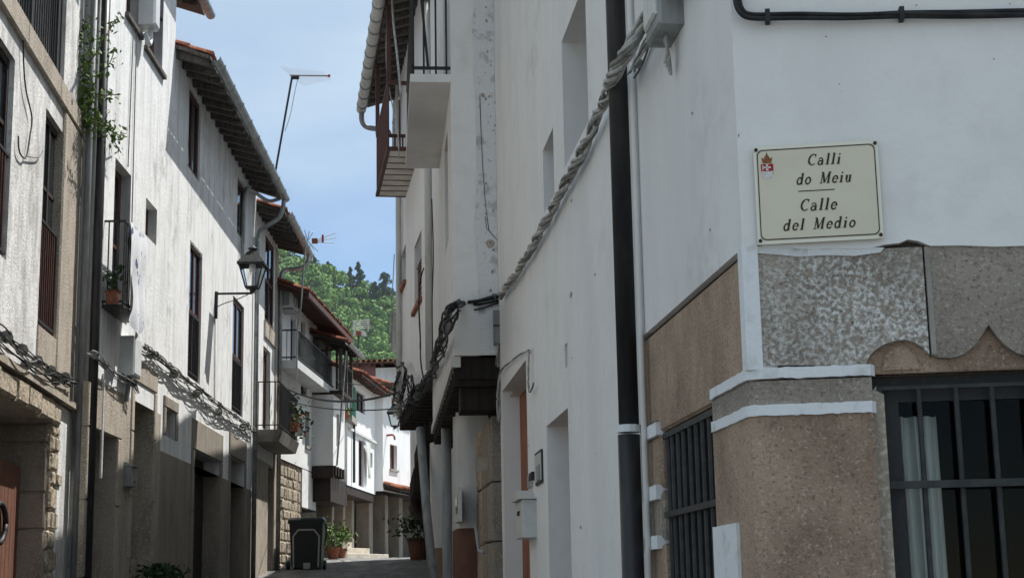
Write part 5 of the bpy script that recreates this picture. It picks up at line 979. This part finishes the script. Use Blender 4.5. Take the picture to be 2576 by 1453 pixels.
o = MB().box(WH5, .05, .17, zb5-.24, zb5-.004, -.98, .06).build('joist', 'wood_dark', H8); copies(o, [WH5.P(.4*i, 0, 0)-WH5.P(0, 0, 0) for i in range(1, int(e8/.4))]); MB().box(WH5F, -.5, wb+.02, zb5-.3, zb5-.03, -.12, .04).build('end_beam', 'wood_dark', H8); MB().box(WH5, .15, e8+.9, zb5-.85, zb5-.245, -1.0, -.08).build('jetty_beam', 'wood_dark', H8)
m = MB().box(WH5, .0, e8, zt5+.002, zl5+.2, -5, -.35); m.build('upper_wall', 'plaster_shade', H8).data.materials[0] = M['wood_grey']
MB().box(WH5, .0, e8, zt5+.004, zt5+.1, -.34, .22).build('loggia_floor', 'wood_dark', H8)
g = MB().box(WH5, 0, e8, zt5+.75, zt5+.8, .16, .2).build('railing', 'wood_dark', H8); bars(WH5, [.05+i*.14 for i in range(int(e8/.14))], zt5+.1, zt5+.75, .18, .015, g, 'wood_dark')
for x in (.04, e8/2, e8-.04): MB().box(WH5, x-.05, x+.05, zt5+.1, zl5+.05, .13, .21).build('post', 'wood_grey', H8)
for k in range(3): MB().tube([WH5F.P(wb*.2+.25*k, zt5+.12, .02), WH5F.P(wb*.2+.25*k, zl5, .02)], .03, 6).build('post', 'wood_dark', H8)
MB().box(WH5F, -.6, wb, zt5+.7, zt5+.76, 0, .05).build('rail', 'wood_dark', H8)
MB().tube([WH5F.P(wb*.2, zl5-.1, .03), WH5F.P(wb+.1, zt5+1.1, .06)], .025, 6).build('brace', 'wood_dark', H8)
eave(WH5, -.5, e8+.1, zl5, .36, H8, step=.35, rows=4, gut=True, board='wood_dark', pitch=.3)
MB().tube([WH5.P(.08, zl5-.1, .3), WH5.P(.08, zb5, .08)], .025, 8).build('downpipe', 'zinc', H8)
# green balcony further on
gb = MB(); zgb = at(868, 1045, 40.0).z; gx0, gx1 = at(850, 1040, 39.9).x, at(887, 1040, 39.9).x; WGB = Wall((gx0, 39.9), (1, 0), (0, -1)); gw_ = gx1-gx0
bl = MB().box(WGB, -.3, gw_, zgb-.16, zgb, -1.2, .1).build('balcony', 'concrete', H8)
g = MB().box(WGB, 0, gw_, zgb+.78, zgb+.82, .05, .09).build('railing', 'green_paint', H8); bars(WGB, [.03+i*.075 for i in range(int(gw_/.075)+1)], zgb, zgb+.8, .07, .013, g, 'green_paint')
wp = Wall(WGB.P(gw_-.03, 0).xy, (0, 1), (1, 0)); bars(wp, [.1+i*.1 for i in range(10)], zgb, zgb+.8, 0, .013, g, 'green_paint')
c = WGB.P(gw_*.45, zgb, .0); p = thing('potted_plant', 'green plants spilling over the green-railed balcony', 'plant', c); MB().box(WGB, .05, gw_-.1, zgb-.1, zgb+.08, .1, .24).build('planter', 'terracotta', p); mb = MB(); leaves(mb, [c+Vector((random.uniform(-.2, .2), -.17+random.gauss(0, .05), .12+random.gauss(0, .07))) for _ in range(90)], .05); mb.build('foliage', 'leaf', p)
# ------------------------------------------------------------------ sunlit white houses at the bend
H9 = thing('house', 'sunlit white house with sloping ledge and tiled eave at the bend', 'house', WH6.P(1, gz(42), -.4))
e9 = WH6.S(944, 1100); zc9 = WH6.Z(900, 1228); zE6 = WH6.Z(960, 985, .35)
w9 = (WH6.S(930, 1140), WH6.S(937, 1140), WH6.Z(933, 1175), WH6.Z(933, 1137)); d9 = (WH6.S(902, 1180), WH6.S(915, 1180), WH6.Z(905, 1222), WH6.Z(905, 1105)); g9 = (WH6.S(896, 1010), WH6.S(918, 1010), WH6.Z(905, 1035), WH6.Z(905, 985))
m = MB(); panel(m, WH6, -.4, e9, zc9, zE6+.3, [w9+(.1,), d9+(.1,), g9+(.15,)]); body(m, WH6, -.4, e9, zc9, zE6+.3, 5); m.build('wall', 'plaster_far', H9)
window(WH6, w9, H9, .06, 'wood_grey', 'glass_dark', 1, 1, .04); window(WH6, d9, H9, .06, 'wood_brown', 'glass_dark', 1, 1, .06); window(WH6, g9, H9, .06, 'wood_dark', 'glass_dark', 2, 1, .06)
MB().box(WH6, -.3, e9, WH6.Z(900, 1090)-.04, WH6.Z(900, 1090)+.03, 0, .07).build('ledge', 'plaster_shade', H9)
eave(WH6, -.5, e9+.25, zE6, .4, H9, step=.35, rows=4, gut=False, board='wood_brown', pitch=.35)
MB().box(WH6, -.4, e9+.1, zc9-.22, zc9-.003, -4, -.02).build('jetty_beam', 'wood_dark', H9)
MB().box(WH6, -.4, e9, 0, zc9-.22, -4, -1.2).build('ground_floor_wall', 'mortar_and_shade', H9)  # shade under the jetty is put into the dark wall colour
for u in (885, 905, 921): s_ = WH6.S(u, 1300); 
for s_ in (-.2, 1.3, 2.6): MB().cbox(WH6, s_-.13, s_+.13, 0, zc9-.2, -.8, -.4, .02).build('stone_post', 'granite_dark', H9)  # darker granite on the posts deepens the shade by colour
MB().tube([WH6.P(e9*.06, zc9+.1, .06), WH6.P(e9*.06, zE6-.2, .06)], .035, 8).build('downpipe', 'pipe_black', H9)
cu = WH6.rect(913, 1110, 928, 1180); mb = MB(); n = 12
for i in range(n):
    t, t2 = i/n, (i+1)/n; f_ = lambda t: WH6.P(WH6.S(912)+t*.75, WH6.Z(912, 1108), .08+.02*math.sin(t*9)); g_ = lambda t: WH6.P(WH6.S(912)+.35+t*.4, WH6.Z(912, 1190)-.1*math.sin(t*3), .1+.03*math.sin(t*12)); mb.quad(f_(t), f_(t2), g_(t2), g_(t))
tag(mb.build('hanging_cloth', 'curtain'), 'pale cloth hung across the doorway of the sunlit house at the bend', 'cloth')
H10 = thing('house', 'bright white house at the end of the street with tiled canopy over dark doors', 'house', WH7.P(1, gz(45), -.4))
wf = (q5-q4).length; e10 = 9.; zc = WH7.Z(1000, 1232); zT10 = WH7.Z(1000, 978)
w10 = (WH7.S(981, 1150), WH7.S(999, 1150), WH7.Z(990, 1180), WH7.Z(985, 1117)); w10b = (WH7.S(985, 1020), WH7.S(996, 1020), WH7.Z(990, 1038), WH7.Z(990, 1000))
m = MB(); panel(m, WH7F, 0, wf, zc-.1, zT10); panel(m, WH7, 0, e10, zc-.1, zT10, [w10+(.14,), w10b+(.1,)]); body(m, WH7, 0, e10, zc-.1, zT10, 6); m.build('wall', 'plaster_far', H10)
window(WH7, w10, H10, .1, 'wood_brown', 'wood_brown', 1, 1, .05, sill='concrete'); window(WH7, w10b, H10, .06, 'wood_orange', 'wood_brown', 1, 1, .06)
can = eave(WH7, .0, e10, zc-.12, .5, H10, step=.5, rows=3, gut=False, board='wood_dark', pitch=.3, deep=.45)
MB().box(WH7, 0, e10, 0, zc-.1, -4, -1.0).build('ground_floor_wall', 'mortar_and_shade', H10)  # near-black wall colour imitates the shadow behind the canopy
for s_, w_ in ((.15, .16), (1.6, .14), (3.0, .18)): MB().cbox(WH7, s_-w_, s_+w_, 0, zc-.12, -.8, -.4, .02).build('stone_post', 'granite_dark', H10)  # post colour kept dark to imitate ground-floor shade
for a_, b_ in ((.5, 1.3), (1.9, 2.7)): MB().box(WH7, a_, b_, 1.6, zc-.5, -1.0, -.94).build('door', 'wood_dark', H10)
eave(WH7, -.2, e10, zT10-.15, .35, H10, rows=3, gut=False)
MB().tube(smooth_path([WH7.P(.35, WH7.Z(975, 1095), 0), WH7.P(.35, WH7.Z(975, 1095), .2), WH7.P(.35, WH7.Z(975, 1098)-.1, .25)], 4), .03, 6).build('waste_pipe', 'copper', H10)
# maroon gable behind
pm = at(885, 950, 56.); WM = Wall(pm.xy, (1, -.05), (0, -1)); H11 = thing('house', 'maroon walled house with red tiled roof rising behind the bend', 'house', WM.P(1, gz(56), -.4))
wm = WM.S(945, 950); wm2 = WM.S(1010, 950); zM = WM.Z(930, 915)
m = MB(); panel(m, WM, -1, wm, 2, zM); body(m, WM, -1, wm2, 2, zM, 5); m.build('wall', 'maroon', H11); MB().box(WM, wm+.002, wm2, 2, zM-.15, -.3, .03).build('side_wall', 'plaster_shade', H11)
eave(WM, -1.2, wm2+.3, zM-.05, .5, H11, rows=2, gut=False, board='wood_brown', pitch=.1)
# right-hand house beyond the jetty
def right_house(W, s0, s1, zr0, top, lab, wins, jet=.35):
    h = thing('house', lab, 'house', W.P(s0+1, gz(W.P(s0+1, 0).y), -.4)); m = MB(); panel(m, W, s0, s1, zr0, top, [w_+(.1,) for w_ in wins]); body(m, W, s0, s1, zr0, top, 4.5); m.build('wall', 'plaster_far', h)
    MB().box(W, s0, s1, 0, zr0-.002, -4.5, -.55).build('ground_floor_wall', 'granite_dark', h)
    for w_ in wins: window(W, w_, h, .06, 'wood_brown')
    o = MB().box(W, s0+.1, s0+.25, zr0-jet, zr0-.004, -.55, .03).build('joist', 'wood_dark', h); copies(o, [W.P(.45*i, 0, 0)-W.P(0, 0, 0) for i in range(1, int((s1-s0-.2)/.45))])
    eave(W, s0, s1, top-.1, .3, h, rows=1, tile=False); return h
WR3 = Wall((-1.46, 24.9), (-.085, 1), (-1, 0)); zr0 = at(1045, 1155, 30).z
right_house(WR3, .2, 7.0, zr0+.2, 10.4, 'tall pale house mostly hidden behind the brown timber balcony', [(2.5, 3.3, zr0+.8, zr0+1.8), (4.4, 5.2, zr0+.7, zr0+2.4)])
H12 = right_house(WR3, 7.05, 12.6, zr0, 7.5, 'low shaded house with dark jetty beams beside the leaning grey downpipe', [(8.5, 9.2, zr0+.5, zr0+1.5), (11.3, 12.0, zr0+.45, zr0+1.5)], .5)
for k in range(4): MB().tube(smooth_path([WR3.P(12.3-k*.8, zr0-.5, -.05), WR3.P(12.3-k*.8, zr0-.75, -.15), WR3.P(12.3-k*.8, zr0-1.05, -.5)], 4), .11, 8).build('corbel', 'wood_dark', H12)
lp = at(993, 1076, 40.); lantern(lp, .68, 'street_lantern', 'small dark street lantern silhouetted against the bright white end house', (None, 0, 0, 0))
t = bpy.data.objects['street_lantern.001']; pw_ = WR3.P(12.5, lp.z-.01, -.02); MB().tube([lp+Vector((0, 0, -.02)), Vector((pw_.x, pw_.y, lp.z-.02))], .016, 6).build('arm', 'iron', t)
# ------------------------------------------------------------------ steps, plants, bin, street clutter
def steps():
    p = at(866, 1400, 40.3); W = Wall(p.xy, (.42, .9), (1, -.4)); L = W.S(978, 1395); z = gz(40.5)-.04; root = thing('stone_steps', 'sunlit pale granite steps rising to a shaded doorway', 'steps', W.P(L/2, z))
    for i, (a, b, h, d) in enumerate(((0, L, .15, .0), (.12, L*.8, .31, -.32), (.3, L*.62, .46, -.62))): MB().cbox(W, a, b, z, z+h, -1.5, d, .012, .008).build('step', 'step_stone', root)
    MB().cbox(W, -.3, -.02, z, z+.75, -1.2, .12, .02, .01).build('side_wall', 'rubble', root); MB().box(W, L+.02, L+.8, z, z+.06, -1.2, .1).build('landing', 'step_stone', root)
steps()
def pot(u, v, Y, h, w, lab, m='terracotta', leafm='leaf', n=160, sp=.2, name='potted_plant'):
    p = at(u, v, Y); z = gz(Y)-.02; c = Vector((p.x, Y, z)); t = thing(name, lab, 'plant', c); MB().lathe(c, [(w*.7, 0), (w, h*.9), (w*1.08, h*.92), (w*1.08, h)], 14).build('pot', m, t)
    for k in range(7): MB().tube([c+Vector((0, 0, h)), c+Vector((random.gauss(0, sp*.6), random.gauss(0, sp*.6), h+random.uniform(.2, .55)))], .008, 4).build('stem', 'bark', t)
    mb = MB(); leaves(mb, [c+Vector((random.gauss(0, sp), random.gauss(0, sp), h+.28+random.gauss(0, sp*.8))) for _ in range(n)], .07); mb.build('foliage', leafm, t)
pot(838, 1395, 38.0, .28, .16, 'bushy green plant in a pot beside the black bin'); pot(857, 1395, 39.2, .24, .14, 'small flowering plant in a terracotta pot at the foot of the steps', n=90, sp=.13)
pot(1052, 1395, 36.5, .5, .26, 'dark shrub in a round terracotta tub under the right-hand jetty', 'brown_paint', 'leaf_dark', 300, .26)
p = WL2.at(402, 1440, .25); c = Vector((p.x, p.y, gz(p.y)-.03)); t = thing('planter_shrub', 'dark evergreen shrub in a planter against the shaded stone wall', 'plant', c); zpl = p.z+.05
MB().wbox(c+Vector((0, 0, .2)), (.4, .7, .4)).build('planter', 'iron_grey', t); mb = MB(); leaves(mb, [Vector((c.x+random.gauss(0, .13), c.y+random.gauss(0, .38), c.z+.4+random.uniform(0, max(.3, zpl-c.z-.35)))) for _ in range(420)], .06); struct(mb.build('foliage', 'leaf_dark', t), 'stuff')
# wheeled bin
def bin_(): 
    Y = 33.2; a, b = at(727, 1425, Y), at(812, 1425, Y); W_ = b.x-a.x; z0 = gz(Y)-.03; H = (130/3900)*Y*1.02; c = Vector(((a.x+b.x)/2, Y+.4, z0)); B = Wall((a.x, Y), (1, .03), (0, -1)); t = thing('wheeled_bin', 'black wheeled rubbish bin with pale reflective outline', 'bin', c)
    mb = MB(); k = .05; mb.hexa([B.P(k, z0+.05, -.02), B.P(W_-k, z0+.05, -.02), B.P(W_-k, z0+.05, -.62), B.P(k, z0+.05, -.62), B.P(0, z0+H*.88, .06), B.P(W_, z0+H*.88, .06), B.P(W_, z0+H*.88, -.72), B.P(0, z0+H*.88, -.72)]); mb.build('body', 'bin_plastic', t)
    MB().box(B, -.025, W_+.025, z0+H*.86, z0+H*.92, -.75, .09).build('rim', 'bin_plastic', t)
    mb = MB(); mb.hexa([B.P(-.02, z0+H*.921, .1), B.P(W_+.02, z0+H*.921, .1), B.P(W_+.02, z0+H*.921, -.74), B.P(-.02, z0+H*.921, -.74), B.P(.02, z0+H*.96, .06), B.P(W_-.02, z0+H*.96, .06), B.P(W_-.04, z0+H*1.0, -.70), B.P(.04, z0+H*1.0, -.70)]); mb.build('lid', 'bin_plastic', t)
    f = lambda x, y: B.P(x*W_, z0+y*H, .06*max(0, min(1, (y*H-.05)/(H*.83)))-.02+.02*y+.012); P_ = [(.13, .05), (.12, .62), (.27, .74), (.74, .74), (.89, .62), (.86, .05)]
    for (x0, y0), (x1, y1) in zip(P_, P_[1:]):
        L = math.hypot((x1-x0)*W_, (y1-y0)*H); nx_, ny_ = -(y1-y0)*H/L*.016/W_, (x1-x0)*W_/L*.016/H; mb = MB(); mb.quad(f(x0-nx_, y0-ny_), f(x1-nx_, y1-ny_), f(x1+nx_, y1+ny_), f(x0+nx_, y0+ny_)); mb.build('reflective_strip', 'reflective_tape', t)
    mb = MB(); mb.quad(f(.42, .02), f(.62, .02), f(.62, .13), f(.42, .13)); mb.build('sticker', 'reflective_tape', t)
    for x in (-.03, W_+.03): q_ = B.P(x, z0+.1, -.1); MB().tube([q_-Vector((.03, 0, 0)), q_+Vector((.03, 0, 0))], .1, 14).build('wheel', 'bin_plastic', t)
    MB().tube([B.P(W_+.05, z0+H*.85, .02), B.P(W_+.07, z0+H*.7, .03), B.P(W_+.04, z0+H*.45, .02)], .018, 6).build('handle', 'iron_grey', t)
bin_()
# painted patches of new mortar on the road, as thin sheets
# overhead wires between the houses and to the right
def wire(a, b, sag, lab, r=.012, m_='cable_black'):
    a, b = Vector(a), Vector(b); P_ = [a.lerp(b, t)+Vector((0, 0, -sag*4*t*(1-t))) for t in [i/12 for i in range(13)]]; return tag(MB().tube(P_, r, 5).build('overhead_wire', m_), lab, 'wire')
jend = WJ2.at(1004, 985, .1)
wire(WL2.at(700, 965, .1), jend, .25, 'thick black wire sagging across the street below the railed balcony', .02); wire(WL2.at(700, 1000, .1), jend+Vector((0, 0, -.25)), .12, 'lower thin black wire crossing to the jettied house', .011); wire(WH5.at(845, 955, .3), jend+Vector((0, 0, .15)), .08, 'taut thin wire from the timber loggia to the jettied house', .009)
wire(at(992, 640, 27), at(975, 865, 40), .3, 'pale wire slanting down past the end of the jettied house', .009, 'cable_white')
# aerials
def mast(pts, r, name, lab, grp='television aerials'):
    t = thing(name, lab, 'antenna', pts[0], grp); MB().tube(pts, r, 6).build('mast', 'iron', t); return t
Y = 30.2; b = at(686, 470, Y); tp_ = at(735, 192, Y); t = mast([b, tp_], .022, 'roof_antenna', 'tall leaning aerial with a red-tipped boom above the long eave')
e = at(829, 191, Y); MB().tube([tp_+Vector((-.05, 0, .02)), e], .018, 6).build('boom', 'zinc', t); d = (e-tp_); MB().tube([e-d*.04, e+d*.02], .03, 8).build('end_cap', 'crest_red', t); MB().tube([tp_+Vector((0, 0, -.03)), tp_+Vector((.14, 0, -.03))], .04, 6).build('clamp', 'iron', t)
for i in range(12): p = tp_+d*(.02+.08*i); L = .42-.022*i; MB().tube([p+Vector((-L*.5, -L*.6, L*.30)), p+Vector((L*.5, L*.6, -L*.30))], .005, 4).build('element', 'pipe_white', t)
MB().tube(smooth_path([tp_+Vector((.12, 0, -.02)), at(740, 240, Y), at(730, 290, Y), at(717, 330, Y)], 5), .006, 4).build('lead', 'cable_grey', t, True)
Y = 32.5; tp_ = at(769, 606, Y); t = mast([at(745, 985, Y), at(748, 830, Y), at(757, 770, Y), at(763, 690, Y), tp_], .018, 'roof_antenna', 'aerial with orange clamp and forked rods beside the tiled eave'); t.children[0].data.materials[0] = M['pipe_grey']
for du, dv in ((75, -20), (75, -8), (72, 5)): MB().tube([at(785, 608, Y), at(769+du, 606+dv, Y)], .009, 4).build('rod', 'pipe_white', t)
for u0, v0 in ((766, 578), (778, 580), (788, 583), (800, 632), (790, 628)): MB().tube([at(774, 606, Y), at(u0, v0, Y-.2)], .008, 4).build('rod', 'zinc', t)
MB().wbox(at(792, 606, Y), (.12, .1, .1)).build('clamp', 'wood_orange', t); MB().wbox(at(812, 600, Y), (.04, .05, .16)).build('connector', 'crest_red', t)
Y = 46.; t = mast([at(899, 915, Y), at(902, 835, Y)], .02, 'roof_antenna', 'small grid aerial with panels standing on the red tiled roof')
for k in range(5): MB().tube([at(887, 808+k*5, Y), at(930, 803+k*5, Y)], .01, 4).build('rod', 'pipe_white', t)
for u in (890, 905, 925): MB().tube([at(u, 805, Y), at(u+1, 832, Y)], .012, 4).build('rod', 'pipe_white', t)
for u0, u1_ in ((888, 898), (908, 920)): MB().quad(at(u0, 828, Y), at(u1_, 836, Y), at(u1_+3, 845, Y), at(u0+4, 843, Y)); q_ = MB(); q_.hexa([at(u0, 843, Y), at(u1_+3, 846, Y), at(u1_+3, 846, Y+.05), at(u0, 843, Y+.05), at(u0+2, 828, Y), at(u1_, 834, Y), at(u1_, 834, Y+.05), at(u0+2, 828, Y+.05)]); q_.build('panel', 'white_plastic', t)
MB().wbox(at(902, 838, Y), (.15, .1, .12)).build('clamp', 'wood_orange', t)

# ------------------------------------------------------------------ air between here and the wooded hill
hz = MB().wbox((0, 300, 120), (1100, 1400, 262)).build('haze', 'road'); struct(hz, 'stuff')
hm = bpy.data.materials.new('haze'); hm.use_nodes = True; hn = hm.node_tree; hn.nodes.clear(); ho = hn.nodes.new('ShaderNodeOutputMaterial'); hv = hn.nodes.new('ShaderNodeVolumePrincipled')
hv.inputs['Color'].default_value = (.80, .88, .95, 1); hv.inputs['Density'].default_value = .00009; hn.links.new(hv.outputs[0], ho.inputs['Volume']); hz.data.materials[0] = hm
